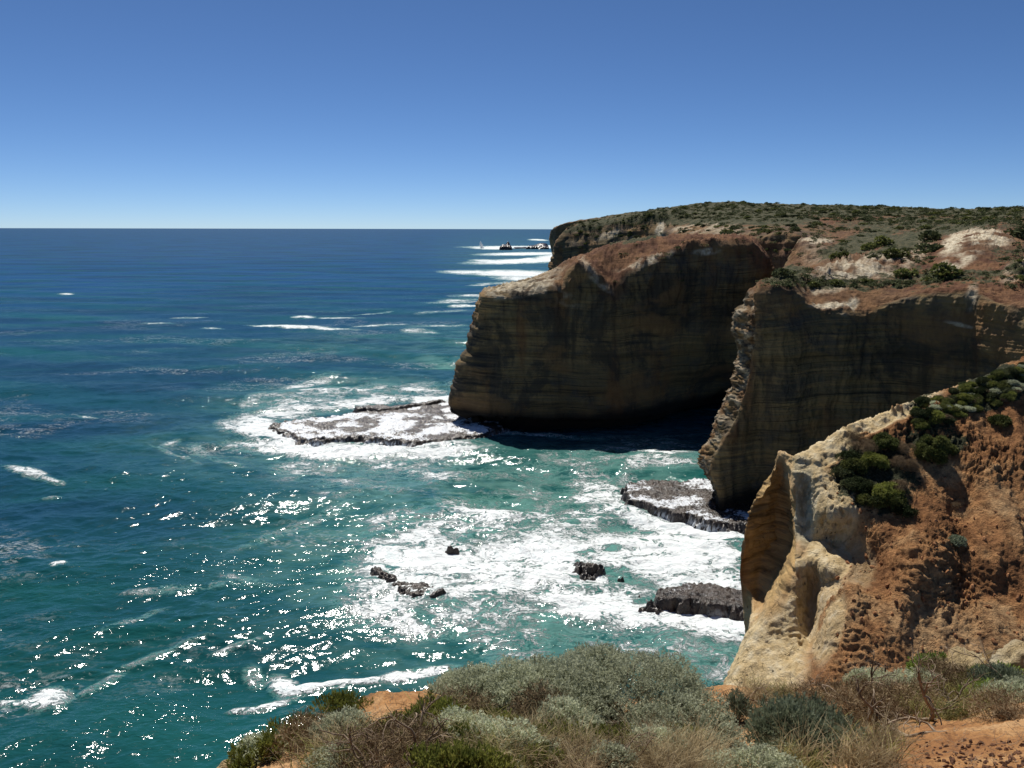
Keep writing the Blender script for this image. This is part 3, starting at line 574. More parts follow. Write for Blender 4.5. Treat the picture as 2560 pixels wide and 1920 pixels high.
# ------------------------------------------------------------------ rocks in the sea
def rock_mat():
    N = NB('wet_reef_rock'); p = N.pos()
    a = N.noise(p, .7, 7, .7); b = N.noise(p, 3, 6, .7)
    c = N.mix(N.rng(a, .35, .62), (.013, .010, .009), (.06, .042, .03)); c = N.mix(N.rng(b, .5, .68, 0, .4), c, (.1, .075, .05))
    nz = N.n('SeparateXYZ', {0: N.n('NewGeometry', out=1)}, 2)
    w1 = N.noise(N.mp(p, (.35, .5, .3)), 1, 7, .68, .7); lace = N.math('SUBTRACT', 1, N.math('MULTIPLY', N.math('ABSOLUTE', N.math('SUBTRACT', w1, .5)), 7))
    v = N.math('ADD', N.math('MULTIPLY', N.attr('film'), 1.3), N.math('ADD', N.math('MULTIPLY', lace, .4), N.math('MULTIPLY', N.math('SUBTRACT', b, .5), .9)))
    film = N.math('MULTIPLY', N.rng(v, .82, 1.0), N.rng(N.attr('film'), .02, .2))
    c = N.mix(film, c, (.74, .77, .8))
    fall = N.math('MULTIPLY', N.rng(N.noise(N.mp(p, (2.2, 2.2, .12)), 1, 4, .6), .43, .53, 0, .95), N.attr('fall'))
    c = N.mix(fall, c, (.75, .78, .8))
    return N.fin(c, N.rng(b, .3, .7, .15, .45), .5, N.bump(N.math('ADD', a, N.math('MULTIPLY', b, .5)), .3, 1))
MAT_R = rock_mat()
def polysd(X, Y, poly):
    d = np.full(X.shape, 1e9); inside = np.zeros(X.shape, bool); n = len(poly)
    for i in range(n):
        ax, ay = poly[i]; bx, by = poly[(i+1) % n]
        ex, ey = bx-ax, by-ay; t = np.clip(((X-ax)*ex+(Y-ay)*ey)/(ex*ex+ey*ey+1e-9), 0, 1)
        d = np.minimum(d, np.hypot(X-ax-t*ex, Y-ay-t*ey))
        c = ((ay > Y) != (by > Y)) & (X < (bx-ax)*(Y-ay)/(by-ay+1e-12)+ax); inside ^= c
    return np.where(inside, d, -d)
def sea_rock(name, label, cat, px_poly, ztop, res, edge=.6, rug=.25, film=0, fall=0, group=None, peaks=None, fs=1.0, mat=None):
    poly = [sea(x, y, ztop*.5)[:2] for x, y in px_poly]
    xs = [p[0] for p in poly]; ys = [p[1] for p in poly]; m = edge*2+1
    cx, cy = sum(xs)/len(xs), sum(ys)/len(ys)
    gx = np.arange(min(xs)-m, max(xs)+m, res); gy = np.arange(min(ys)-m, max(ys)+m, res)
    X, Y = np.meshgrid(gx, gy); Q = np.stack([X, Y, 0*X], -1)
    sd = polysd(X, Y, poly)+edge*1.1*fbm(sc(Q, .45*fs, .45*fs, 0), 5)+edge*.22*ridged(sc(Q, .9*fs, .9*fs, 0)+2, 2)-.1*edge
    base = ztop
    hh = ztop+rug*fbm(sc(Q, .35*fs, .35*fs, 0)+4, 5)+rug*.5*ridged(sc(Q, 1.1*fs, 1.1*fs, 0), 3)
    if peaks:
        for x, y, rad, dz in peaks:
            qx, qy, _ = sea(x, y, ztop*.5); hh += dz*np.exp(-(((X-qx)/rad)**2+((Y-qy)/(rad*1.3))**2)**1.5)
    rim = .07*np.exp(-((sd-edge*1.6)/(edge*.8))**2)
    Z = -2.0+(hh+rim+2.0)*(.62*sstep(-.35*edge, .55*edge, sd)+.38*sstep(.2*edge, 2.0*edge, sd+.5*edge*noise(sc(Q, 2*fs, 2*fs, 0))))
    G = np.stack([X-cx, Y-cy, Z], -1)
    px, py = proj(np.stack([X, Y, Z], -1))
    fil = film*sstep(edge*1.0, edge*2.2, sd)*np.clip(.72+1.1*fbm(sc(Q, .13, .16, 0)+2, 3), 0, 1)
    fl = fall*sstep(1.3*edge, .8*edge, sd)*sstep(-.15, .3, noise(sc(Q, .22, .22, 0)+6))
    fc = grid_faces(*X.shape); zz = Z.ravel()[fc].max(1) > -1.2; fc = fc[zz]
    me = np_mesh(name, G, fc, mat or MAT_R, attrs=dict(film=fil, fall=fl))
    o = link(me, name, loc=(cx, cy, 0), label=label, category=cat)
    if group: o['group'] = group
    return o
sea_rock('rock_platform', 'long flat wave-washed rock platform at the foot of the tall shaded headland', 'rock platform',
    [(655, 1078), (690, 1060), (760, 1052), (830, 1044), (900, 1034), (1000, 1026), (1120, 1008), (1230, 1010), (1280, 1085), (1180, 1105), (1130, 1112), (1040, 1122), (960, 1112), (880, 1106), (790, 1112), (745, 1110), (700, 1095)], 1.3, .2, 1.5, .35, .68, .95)
sea_rock('rock_ledge', 'black low ledge on the seaward side of the long wave-washed platform', 'rock', [(880, 1028), (930, 1022), (1000, 1022), (1110, 1006), (1120, 1012), (1010, 1030), (960, 1034), (885, 1036)], 2.0, .25, .7, .3)
sea_rock('rock_platform', 'square brown rock platform with little waterfalls below the near headland', 'rock platform',
    [(1552, 1222), (1600, 1207), (1700, 1210), (1800, 1205), (1900, 1290), (1880, 1330), (1790, 1322), (1742, 1312), (1700, 1300), (1650, 1290), (1600, 1272), (1562, 1262)], 1.7, .14, .6, .28, .55, .8)
sea_rock('rock_ledge', 'dark rounded rock ledge sticking out from behind the orange cliff', 'rock', [(1600, 1522), (1640, 1490), (1700, 1468), (1780, 1466), (1860, 1485), (1990, 1530), (1960, 1555), (1800, 1543), (1700, 1530), (1640, 1530)], 2.0, .1, .7, .3, .35, .3)
sea_rock('rock', 'jagged dark rock standing in the white foam in mid bay', 'rock', [(1426, 1404), (1470, 1412), (1500, 1420), (1524, 1426), (1524, 1436), (1490, 1441), (1462, 1450), (1440, 1430)], 1.25, .07, .55, .55, .1, .2, fs=1.0)
sea_rock('rock', 'foam-covered flat rock at the left edge of the churning water', 'rock', [(962, 1470), (1000, 1462), (1060, 1466), (1112, 1474), (1128, 1494), (1080, 1512), (1000, 1505)], 1.05, .08, .6, .45, .5, .4, fs=1.3)
sea_rock('rock', 'narrow half-submerged rock at the far left of the foam', 'rock', [(915, 1430), (960, 1424), (1000, 1446), (1010, 1472), (955, 1468)], .95, .08, .55, .4, .5, .4, fs=1.3)
sea_rock('rock', 'tiny brown rock tip awash in the foam at the top of the churn', 'rock', [(1108, 1374), (1130, 1371), (1158, 1374), (1150, 1381), (1115, 1381)], .95, .07, .35, .25, .2, fs=1.0)
sea_rock('rock', 'tiny rock tip between the jagged rock and the rounded ledge', 'rock', [(1545, 1448), (1560, 1442), (1572, 1452), (1550, 1455)], .9, .07, .35, .25, fs=1)
sea_rock('rock', 'small black boulder touching the left end of the rounded ledge', 'rock', [(1628, 1482), (1648, 1476), (1656, 1486), (1640, 1493)], .9, .07, .4, .25, fs=1)
sea_rock('rock', 'small black boulder in foam left of the rounded ledge', 'rock', [(1584, 1492), (1602, 1484), (1616, 1494), (1600, 1500)], .8, .07, .4, .25, fs=1)
sea_rock('rock', 'tiny rock showing above foam at the left side of the churn', 'rock', [(1000, 1420), (1012, 1414), (1022, 1418), (1010, 1424)], .9, .07, .35, .25, fs=1)
sea_rock('sea_stack', 'square dark sea stack with a raised corner on the horizon side of the breakers', 'sea stack', [(1250, 620), (1278, 620), (1279, 617), (1252, 617)], 8.5, 1.0, 4, 1.2, fs=.18, peaks=[(1271, 618, 5, 7)])
sea_rock('sea_stack', 'long low brown sea stack right of the square one', 'sea stack', [(1318, 619.5), (1371, 619.5), (1370, 616), (1322, 616.5)], 6.0, 1.0, 4, 1.0, fs=.15, peaks=[(1356, 618, 16, 6)])
sea_rock('rock', 'low black reef rock just above water between the two sea stacks', 'rock', [(1284, 621), (1318, 620), (1318, 618.5), (1284, 619)], 2.0, 1.0, 2, .8, fs=.2)
# plume of spray left of the stacks
def spray():
    N = NB('sea_spray'); m = N.fin((.88, .9, .9), .9, .1)
    x, y, z = sea(1204, 621); V = []; Fc = []
    for i in range(2600):
        t = RS.rand()**1.3; h = t*17; wd = (1-t)*7+.8
        q = np.array([RS.normal()*wd*.45-(t)*2.5+(1-t)*2, RS.normal()*wd*.4, h*(.6+.4*RS.rand())])
        a = RS.normal(size=(3, 3))*.32; b = len(V); V += [q+a[0], q+a[1], q+a[2]]; Fc.append((b, b+1, b+2))
    link(np_mesh('spray', V, Fc, m), 'spray', loc=(x, y, 0), kind='stuff', label='white burst of spray left of the square sea stack')
spray()
# low land on the horizon
def coast():
    x = np.linspace(2500, 9000, 120); zz = 8+26*np.exp(-((x-3700)/900)**2)+22*np.clip((x-5000)/3000, 0, 1)+6*noise(np.stack([x*.002, 0*x, 0*x], -1))
    rows = [np.stack([x, 0*x+y, z*zz-2], -1) for y, z in ((30000, 0), (30300, .8), (30900, 1.3), (32500, 1.3), (34000, 0))]
    N = NB('distant_coast_land'); m = N.fin((.10, .14, .2), 1, .05)
    G = np.array(rows); link(np_mesh('distant_coast', G, grid_faces(*G.shape[:2]), m), 'distant_coast', kind='structure', label='faint strip of far coast on the horizon')
coast()
# ------------------------------------------------------------------ plants
def hit(px, py, names=None):
    u = (px-1280)/F; v = (960-py)/F; d = Vector((u, CS+v*SN, -SN+v*CS)).normalized(); best = None
    for k, b in TERR.items():
        if names and k not in names: continue
        loc, n, i, dist = b.ray_cast(Vector((0, 0, H)), d)
        if loc is not None and (best is None or dist < best[2]): best = (loc, n, dist, k)
    return best
def quads(cen, ax, sd, L, W):
    """leaf quads: centre line start, direction, side"""
    a = cen-sd*W*.28; b = cen+sd*W*.28; m = cen+ax*L*.55; e = cen+ax*L
    V = np.stack([cen, m-sd*W*.5, e, m+sd*W*.5], 1).reshape(-1, 3)
    return V, np.arange(len(V)).reshape(-1, 4)
def unit(v): return v/(np.linalg.norm(v, axis=-1, keepdims=True)+1e-9)
def lumps_for(R, hgt, k, rs, ls=1.0):
    L = []
    for i in range(k):
        a = rs.rand()*2*PI; r = math.sqrt(rs.rand())*.72
        s = (.30+.22*rs.rand())*(1.15 if r < .3 else .9)*ls; r = r*(1+.35*(1-ls))
        zz = (1-r*r)*.66+.02+(1-ls)*.42*(rs.rand()-.6)
        L.append((math.cos(a)*r*R[0], math.sin(a)*r*R[1], max(.05, zz*hgt-.1*hgt*rs.rand()), s*R[0]*1.05, s*R[1]*1.05, s*hgt*1.15 if ls == 1 else s*max(hgt, .85*R[0])*1.1))
    return L
def foliage(R, hgt, lumps, nspr, nl, ll, lw, up, rs, spread=.8, inner=.72, ls=1.0):
    L = lumps_for(R, hgt, lumps, rs, ls); w_ = np.array([l[3]*l[4] for l in L]); w_ /= w_.sum()
    idx = rs.choice(len(L), nspr, p=w_); A = np.array(L)[idx]
    d = unit(rs.normal(size=(nspr, 3))+np.array([0, -.1, .35])); rr = inner+(1-inner)*rs.rand(nspr)**.6
    c = A[:, :3]+d*A[:, 3:]*rr[:, None]*(1+.1*rs.normal(size=(nspr, 1)))
    ok = c[:, 2] > 0.0; c = c[ok]; d = d[ok]; nspr = len(c)
    c = np.repeat(c, nl, 0); d = np.repeat(d, nl, 0)
    ax = unit(d*.5+np.array([0, 0, up])+rs.normal(size=c.shape)*spread)
    c = c+unit(d+np.array([0, 0, up]))*(rs.rand(len(c))[:, None]*ll*1.6)
    sd = unit(np.cross(ax, rs.normal(size=c.shape)))
    l = ll*(.6+.8*rs.rand(len(c)))[:, None]; return quads(c, ax, sd, l, l*lw)
def tube(path, r0, r1, V, Fc, sides=4):
    path = np.array(path, float); n = len(path); base = len(V)
    t = np.gradient(path, axis=0); t = unit(t)
    for i in range(n):
        a = np.cross(t[i], [.13, .31, .94]); a = unit(a); b = np.cross(t[i], a); r = r0+(r1-r0)*i/(n-1)
        for k in range(sides):
            q = 2*PI*k/sides; V.append(path[i]+(a*math.cos(q)+b*math.sin(q))*r)
    for i in range(n-1):
        for k in range(sides):
            p = base+i*sides+k; q = base+i*sides+(k+1) % sides; Fc.append((p, q, q+sides, p+sides))
def wander(p, d, L, n, wob, rs, grav=0):
    out = [np.array(p, float)]; d = unit(np.array(d, float))
    for i in range(n):
        d = unit(d+rs.normal(size=3)*wob+np.array([0, 0, grav])); out.append(out[-1]+d*L/n)
    return out, d
def stems_mesh(R, hgt, n, rs, r=.006, name='stems', mat='brown'):
    V = []; Fc = []
    for i in range(n):
        a = rs.rand()*2*PI; q = rs.rand()
        d = (math.cos(a)*R[0]*q, math.sin(a)*R[1]*q, hgt*(.9-.4*q)); Ln = np.linalg.norm(d)*(.6+.2*rs.rand())
        p, dd = wander((0.15*d[0], .15*d[1], -.03), d, Ln, 4, .16, rs); tube(p, r*1.6, r*.4, V, Fc, 3)
        for j in range(2):
            k = 2+rs.randint(2); p2, _ = wander(p[k], unit(dd+rs.normal(size=3)*.6), Ln*.28, 3, .2, rs); tube(p2, r*.8, r*.3, V, Fc, 3)
    return np_mesh(name, V, Fc, MF[mat])
KINDS = { # lumps, sprigs/m2, leaves per sprig, leaf length, width ratio, up, spread, stems
 'silver': (16, 2600, 6, .026, .36, .35, .8, 'silver'),
 'olive': (10, 900, 12, .034, .26, 1.2, .5, 'olive'),
 'blue': (9, 1000, 9, .042, .2, 1.1, .5, 'blue'),
 'dark': (18, 900, 7, .075, .45, .4, .9, 'dark'),
 'green': (8, 900, 8, .045, .4, .9, .8, 'green'),
 'twig': (8, 900, 5, .06, .07, .4, .9, 'brown'),
}
BM = {}
def bush_meshes(kind, R, hgt, var, nst=30, mat=None, dens=1.0, lumps=None, ls=1.0):
    key = (kind, R, hgt, var, mat)
    if key in BM: return BM[key]
    lp, sp, nl, ll, lw, up, spr, m = KINDS[kind]; rs = np.random.RandomState(hash((len(BM), var)) % 9999)
    area = R[0]*R[1]*PI*1.3+2*PI*(R[0]+R[1])/2*hgt*.7
    V, Fc = foliage(R, hgt, lumps or lp, int(sp*area*dens), nl, ll, lw, up, rs, spr, .72+.16*(ls < 1), ls)
    BM[key] = (np_mesh('foliage', V, Fc, MF[mat or m], smooth=False), stems_mesh(R, hgt, nst, rs, r=.006 if hgt < 1.2 else .02))
    return BM[key]
def place_bush(name, label, cat, kind, px, py, R, hgt, var=0, group=None, s=1, rz=None, names=('foreground_ground',), nst=30, mat=None, dens=1.0, lumps=None, sink=.03, ls=1.0):
    h = hit(px, py, names)
    if h is None: return None
    fm, sm = bush_meshes(kind, R, hgt, var, nst, mat, dens, lumps, ls)
    t = thing(name, label, cat, (h[0][0], h[0][1], h[0][2]-sink), group, rz if rz is not None else random.random()*.6-.3, s)
    link(fm, 'foliage', t); link(sm, 'stems', t); return t
FGN = ('foreground_ground',)
big = place_bush('cushion_bush', 'largest silver-green cushion bush, domed against the foam in the foreground centre', 'bush', 'silver', 1520, 1838, (1.12, 1.1), .60, 0, nst=260, lumps=46, rz=0, ls=.5, dens=1.3)
G1 = 'silver-green cushion bushes on the cliff edge'
for i, (px, py, R, hg, lab) in enumerate([
    (1300, 1800, (.5, .5), .52, 'silver-green bush with dark hollows joined to the left of the largest one'),
    (1180, 1775, (.42, .42), .38, 'low greyish bush at the cliff edge left of the largest silver bush'),
    (1120, 1742, (.22, .25), .16, 'small grey-brown cushion behind the orange soil patch'),
    (870, 1850, (.32, .26), .24, 'pale silver bush just below the bare orange soil patch'),
    (650, 1905, (.2, .2), .26, 'small silver bush at the lower left tip of the cliff edge'),
    (850, 1925, (.22, .2), .2, 'pale mint bush cut by the bottom edge left of the bare branches'),
    (1250, 1915, (.42, .3), .30, 'grey-green bush at the bottom edge left of the dry grass'),
    (1640, 1905, (.30, .3), .25, 'low silver bush in front of the largest one, by the dry grass'),
    (1420, 1850, (.35, .3), .32, 'ragged silver bush between the largest one and the grass clump'),
    (1860, 1960, (.45, .25), .2, 'silver mat at the bottom edge under the blue-green shrub'),
    (2300, 1725, (.4, .3), .3, 'silver bush on the lip right of centre against the orange slope'),
    (1850, 1712, (.42, .25), .22, 'blue-silver mat on the lip beside the pale rock foot'),
    (2040, 1712, (.45, .25), .24, 'second silver mat on the lip, below the pale rock face'),
    (2180, 1712, (.35, .25), .30, 'silver mat on the lip at the foot of the orange gullies'),
    (2540, 1752, (.4, .25), .22, 'silver-green bush at the right edge above the dead branches'),
    (1150, 1860, (.3, .3), .24, 'grey bush amid olive scrub below the largest bush'),
    (1960, 1890, (.22, .2), .15, 'tiny silver tuft in front of the blue-green shrub'),
    (1500, 1935, (.3, .2), .2, 'silver mat at the bottom edge within the dry grass')]):
    place_bush('cushion_bush', lab, 'bush', 'silver', px, py, R, hg, i % 5, G1, nst=40, ls=.66, lumps=20)
G2 = 'olive-green shrubs along the left cliff edge'
for i, (px, py, R, hg, lab) in enumerate([
    (905, 1742, (.34, .24), .20, 'olive-green shrub crowning the edge above the bare soil patch'),
    (1075, 1722, (.2, .2), .16, 'small olive-green shrub right of the bare soil patch'),
    (855, 1790, (.32, .24), .16, 'olive-green shrub hugging the edge left of the bare soil patch'),
    (620, 1925, (.16, .2), .2, 'dark olive shrub at the lower left tip of the cliff edge'),
    (745, 1858, (.3, .25), .18, 'olive-brown shrub halfway down the left cliff edge'),
    (1100, 1825, (.25, .2), .24, 'yellow-green shrub right of the soil patch'),
    (1400, 1880, (.22, .2), .2, 'upright yellow-green sprigs below the silver bushes'),
    (1270, 1860, (.22, .2), .17, 'dark yellow-green sprigs left of the dry grass'),
    (680, 1895, (.16, .14), .18, 'olive shrub between two silver ones at the lower left')]):
    place_bush('olive_shrub', lab, 'shrub', 'olive', px, py, R, hg, i % 3, G2, nst=20)
place_bush('blue_green_shrub', 'large blue-green shrub with upright stems in the right foreground', 'shrub', 'blue', 1985, 1872, (.52, .42), .40, 0, nst=150, lumps=16, dens=1.6)
place_bush('blue_green_shrub', 'small blue-green sprig left of the large blue-green shrub', 'shrub', 'blue', 1850, 1800, (.14, .12), .28, 1, nst=12)
place_bush('blue_green_shrub', 'grey-green shrub on the rise at the right edge', 'shrub', 'blue', 2500, 1735, (.5, .35), .26, 2, nst=50)
place_bush('green_shrub', 'bright green shrub on the lip before the orange slope', 'shrub', 'green', 2335, 1705, (.42, .3), .34, 0, nst=20)
place_bush('green_shrub', 'bright yellow-green patch at the upper right of the lip', 'shrub', 'green', 2500, 1705, (.5, .25), .14, 1, nst=20)
place_bush('green_shrub', 'small bright green patch among the dead branches', 'shrub', 'green', 2480, 1750, (.28, .2), .18, 2, nst=12)
for i, (px, py) in enumerate([(1230, 1830), (1320, 1890), (1160, 1900), (1360, 1930), (1450, 1895), (1560, 1880), (1060, 1870), (1100, 1930), (1700, 1880), (1760, 1850), (1210, 1945), (2060, 1840), (2200, 1760), (2290, 1750), (2440, 1725), (1010, 1840)]):
    place_bush('olive_shrub', ['low olive heath sprigs left of the central silver mound', 'yellow-green heath sprigs at the lower left of the grass clump', 'olive heath patch at the bottom left of the silver bushes', 'olive sprigs at the bottom edge by the grass clump', 'olive sprigs beside the ragged silver bush', 'olive sprigs under the front of the largest silver bush', 'low olive heath left of the bottom silver bush', 'yellow-green heath at the bottom edge left of centre', 'olive sprigs at the right front of the largest silver bush', 'olive heath between the silver mound and the blue-green shrub', 'small olive sprig at the bottom edge, left of centre', 'olive heath just right of the blue-green shrub', 'low olive heath behind the dead limbs', 'olive heath at the foot of the bright green shrub', 'olive heath on the right rise under the silver bush', 'olive-brown heath below the bare soil patch'][i], 'shrub', 'olive', px, py, (.2+.05*(i % 3), .16), .12+.03*(i % 3), 3+i % 4, 'low olive heath between the silver bushes', nst=14)
G3 = 'dead brown brush between the bushes'
for i, (px, py, R, hg) in enumerate([(780, 1870, (.3, .25), .22), (960, 1880, (.3, .2), .14), (1150, 1800, (.3, .25), .2), (1340, 1835, (.3, .3), .3), (2130, 1800, (.5, .3), .35), (2250, 1790, (.5, .3), .3), (2380, 1735, (.45, .3), .42), (2050, 1770, (.35, .3), .3), (1030, 1905, (.35, .25), .18), (2100, 1900, (.4, .3), .2), (1440, 1800, (.3, .3), .3), (2530, 1790, (.3, .3), .2), (930, 1900, (.3, .2), .16)]):
    labs = ['brown dead brush below the olive shrub on the left slope', 'brown twiggy mat under the bare soil patch', 'brown brush between soil patch and silver bushes', 'brown dead heart among the silver bushes', 'tangled brown brush behind the blue-green shrub, right side', 'tangled brown brush at the foot of the dead branches', 'brown rounded straw mound on the right rise', 'brown brush just right above the blue-green shrub', 'brown mat at the bottom edge behind the bare branches', 'flat brown brush right of the blue-green shrub base', 'brown twigs showing between two silver domes', 'brown twigs at the right edge above the stony soil', 'flat brown twigs low on the left, near the mint bush']
    place_bush('dead_brush', labs[i], 'dead brush', 'twig', px, py, R, hg, i % 4, G3, nst=70, dens=1.3)
# shrubs on the orange slope
OS = ('orange_cliff_slope',)
place_bush('round_shrub', 'round dark green shrub standing alone high on the orange slope', 'shrub', 'dark', 2342, 1142, (1.15, 1.0), 1.45, 0, names=OS, nst=120, dens=.9, lumps=20, ls=.62)
TH_ = [(2110, 1135, .6, 's', 'grey-brown mat behind the pale crest, at the thicket top left'), (2160, 1130, .75, 't', 'brown twiggy bush at the thicket top'), (2215, 1118, .7, 'd', 'dark green bush at the thicket top right'), (2265, 1125, .7, 't', 'brown bush between the thicket and the lone round shrub'),
  (2095, 1180, .55, 's', 'small dark bush nearest the fluted rock'), (2140, 1180, .7, 'd', 'dark bush in the thicket, left of its centre'), (2190, 1170, .75, 'g', 'yellow-green bush in the upper middle of the thicket'), (2240, 1175, .75, 't', 'brownish bush right of the thicket centre'), (2290, 1180, .6, 't', 'low brown mat at the right edge of the thicket'),
  (2120, 1220, .6, 's', 'dark bush at the left edge of the thicket above the pocked rock'), (2165, 1225, .7, 's', 'grey-dark bush at the heart of the thicket'), (2210, 1225, .75, 'g', 'yellow-green bush at the heart of the thicket'), (2255, 1230, .7, 't', 'brown bush at the lower right of the thicket'),
  (2175, 1268, .65, 'd', 'dark bush at the lower left of the thicket'), (2215, 1275, .75, 'd', 'lowest dark bush of the thicket'), (2250, 1268, .55, 's', 'small dark bush at the bottom right of the thicket'),
  (2150, 1095, .5, 't', 'grey-brown bush on the pale crest'), (2498, 1068, .55, 'd', 'small dark bush on the bare orange slope at the right'), (2392, 1370, .42, 'b', 'single grey-green tuft low on the orange slope'), (2380, 1250, .35, 't', 'small brown tuft below the lone round shrub')]
rs0b = np.random.RandomState(8)
for i, (px, py, R_, c_, lab) in enumerate(TH_):
    m = {'s': 'scrub', 't': 'brown', 'b': 'blue', 'd': 'dark', 'g': 'olive'}[c_]
    px += rs0b.uniform(-16, 16); py += rs0b.uniform(-16, 12)
    place_bush('slope_shrub', lab, 'shrub', 'dark' if c_ != 't' else 'twig', px, py, (R_, R_*1.1), R_*(.85 if c_ in 'dgb' else .6), i % 4, 'shrubs on the orange slope', names=OS, nst=50, mat=m, dens=.7 if c_ != 't' else 1.6, ls=.7, rz=rs0b.rand()*6)
crest_lab = 'low green coastal bush on the scrubby crest of the orange slope at the right edge'
rs0 = np.random.RandomState(3)
for i in range(130):
    px = 2290+270*rs0.rand(); py = 1008-(px-2290)*.365+rs0.rand()**1.2*72
    h = hit(px, py, OS)
    if h is None: continue
    k = i % 6; R = (.6, .5) if k < 3 else (.45, .4)
    fm, sm = bush_meshes('dark', R, .32 if k < 3 else .24, k, 10, ['dark', 'olive', 'scrub', 'silver', 'brown', 'scrub'][k], .8)
    t = thing('crest_bush', crest_lab, 'bush', tuple(h[0]-Vector((0, 0, .08))), 'bushes on the crest of the orange slope', rs0.rand()*6, .42+.4*rs0.rand())
    link(fm, 'foliage', t); link(sm, 'stems', t)
# far scrub: the larger ones are things, the rest is one mass
def scrub_proto(v):
    rs = np.random.RandomState(50+v); L = lumps_for((1, 1), .9, 6, rs); A = np.array(L)[rs.choice(len(L), 420)]
    d = unit(rs.normal(size=(420, 3))+np.array([0, 0, .4])); c = A[:, :3]+d*A[:, 3:]*(.8+.25*rs.rand(420))[:, None]; c[:, 2] = np.maximum(c[:, 2], 0)
    ax = unit(d+rs.normal(size=c.shape)*.9); sd = unit(np.cross(ax, rs.normal(size=c.shape)))
    return quads(c-ax*.08, ax, sd, .2+.16*rs.rand(420)[:, None], .18)
PR = [scrub_proto(v) for v in range(5)]
PM = [np_mesh('foliage', V, Fc, MF['scrub'] if i % 2 else MF['dark'], smooth=False) for i, (V, Fc) in enumerate(PR)]
def scrub():
    names = ('near_headland', 'far_headland', 'middle_headland'); rs = np.random.RandomState(21)
    named = [(2240, 640, 2.6, 'dark bush at the head of the pale gully on the near headland'), (2200, 610, 2.8, 'dark bush in the diagonal scrub band of the near headland'), (2170, 622, 2.6, 'dark bush lower in the diagonal scrub band of the near headland'), (2320, 600, 3.4, 'tall dark bush between the two pale eroded outcrops'), (2325, 628, 3.0, 'dark bush just under the tall one between the pale outcrops'), (2265, 688, 2.2, 'round dark bush left below the right pale outcrop'), (2350, 690, 3.0, 'large round dark bush below the right pale outcrop'), (2100, 645, 2.4, 'dark bush left of the pale rock ribs'), (1955, 690, 2.0, 'green bush on the top corner of the near headland cliff'), (2545, 590, 3, 'dark bush at the right edge below the red soil')]
    for i, (px, py, s, lab) in enumerate(named):
        h = hit(px, py, names)
        if h is None: continue
        t = thing('dark_bush', lab, 'bush', tuple(h[0]-Vector((0, 0, .3))), 'dark bushes on the near headland slope', rs.rand()*6, (s, s, s*.75)); link(PM[(i*2) % 5], 'foliage', t)
    cnt = 0; VV = []; FF = []; nb = 0
    for i in range(9000):
        px = 1420+1140*rs.rand(); py = 500+215*rs.rand()
        h = hit(px, py, names)
        if h is None or h[2] > 460 or abs(h[1][2]) < .45: continue
        g = float(noise(np.array([[h[0][0]*.04, h[0][1]*.04, 3.3]]))[0])
        up = 545+max(0, (px-1950))*.03
        want = .9 if py < up else (.35 if g > 0 else .06)
        if 2350 < px < 2560 and py > 570: want *= .35
        if 2330 < px < 2500 and 575 < py < 670: want = 0
        if 2030 < px < 2290 and 645 < py < 700: want *= .15
        if h[3] == 'middle_headland': want *= .15
        if rs.rand() > want: continue
        s = (.6+1.0*rs.rand()**2)*(1+.5*(h[2] > 250))
        if cnt < 230 and s > 1.0:
            t = thing('scrub_bush', 'dark coastal scrub bush on the headland top' if h[3] != 'near_headland' else 'dark coastal scrub bush on the slope above the curved bay wall', 'bush', tuple(h[0]-Vector((0, 0, .2*s))), 'scrub bushes on the headlands', rs.rand()*6, (s, s, s*.6))
            link(PM[cnt % 5], 'foliage', t); cnt += 1
        else:
            V, Fc = PR[i % 5]; kk = 130; idx = rs.choice(len(Fc), kk, replace=False); v = V.reshape(-1, 4, 3)[idx].reshape(-1, 3)*np.array([s, s, s*.6])*.85; v = v+np.array(h[0])-np.array([0, 0, .2*s])
            VV.append(v); FF.append(np.arange(len(v)).reshape(-1, 4)+nb); nb += len(v)
    if VV: link(np_mesh('scrub', np.concatenate(VV), np.concatenate(FF), MF['scrub'], smooth=False), 'scrub_cover', kind='stuff', label='low scrub covering the headland tops')
scrub()
# ------------------------------------------------------------------ grass, branches, stones in the foreground
def tuft_mesh(n, L, spread, mat, rs, w=.004, curl=.5):
    V = []; Fc = []; b = 0
    for i in range(n):
        a = rs.rand()*2*PI; o = np.array([rs.normal()*spread*.35, rs.normal()*spread*.35, 0]); l = L*(.5+.6*rs.rand())
        d = unit(np.array([math.cos(a)*spread*rs.rand()*2.2, math.sin(a)*spread*rs.rand()*2.2, .5])); s = unit(np.cross(d, [0.1, rs.normal(), .3]))
        q = o; pts = []
        for k in range(5):
            ww = w*(1-k/4.3); pts += [q-s*ww, q+s*ww]; q = q+d*l/4; d = unit(d+np.array([math.cos(a), math.sin(a), -.7])*curl*.3*(k+.5)+rs.normal(size=3)*.08)
        V += pts
        for k in range(4): Fc.append((b+2*k, b+2*k+1, b+2*k+3, b+2*k+2))
        b += 10
    return np_mesh('blades', V, Fc, MF[mat], smooth=False)
rs1 = np.random.RandomState(5)
TM = [tuft_mesh(190, .34, .28, 'grass', rs1), tuft_mesh(170, .28, .35, 'grassg', rs1), tuft_mesh(140, .42, .22, 'grass', rs1, .003, .4), tuft_mesh(150, .22, .4, 'brown', rs1, .003, .7)]
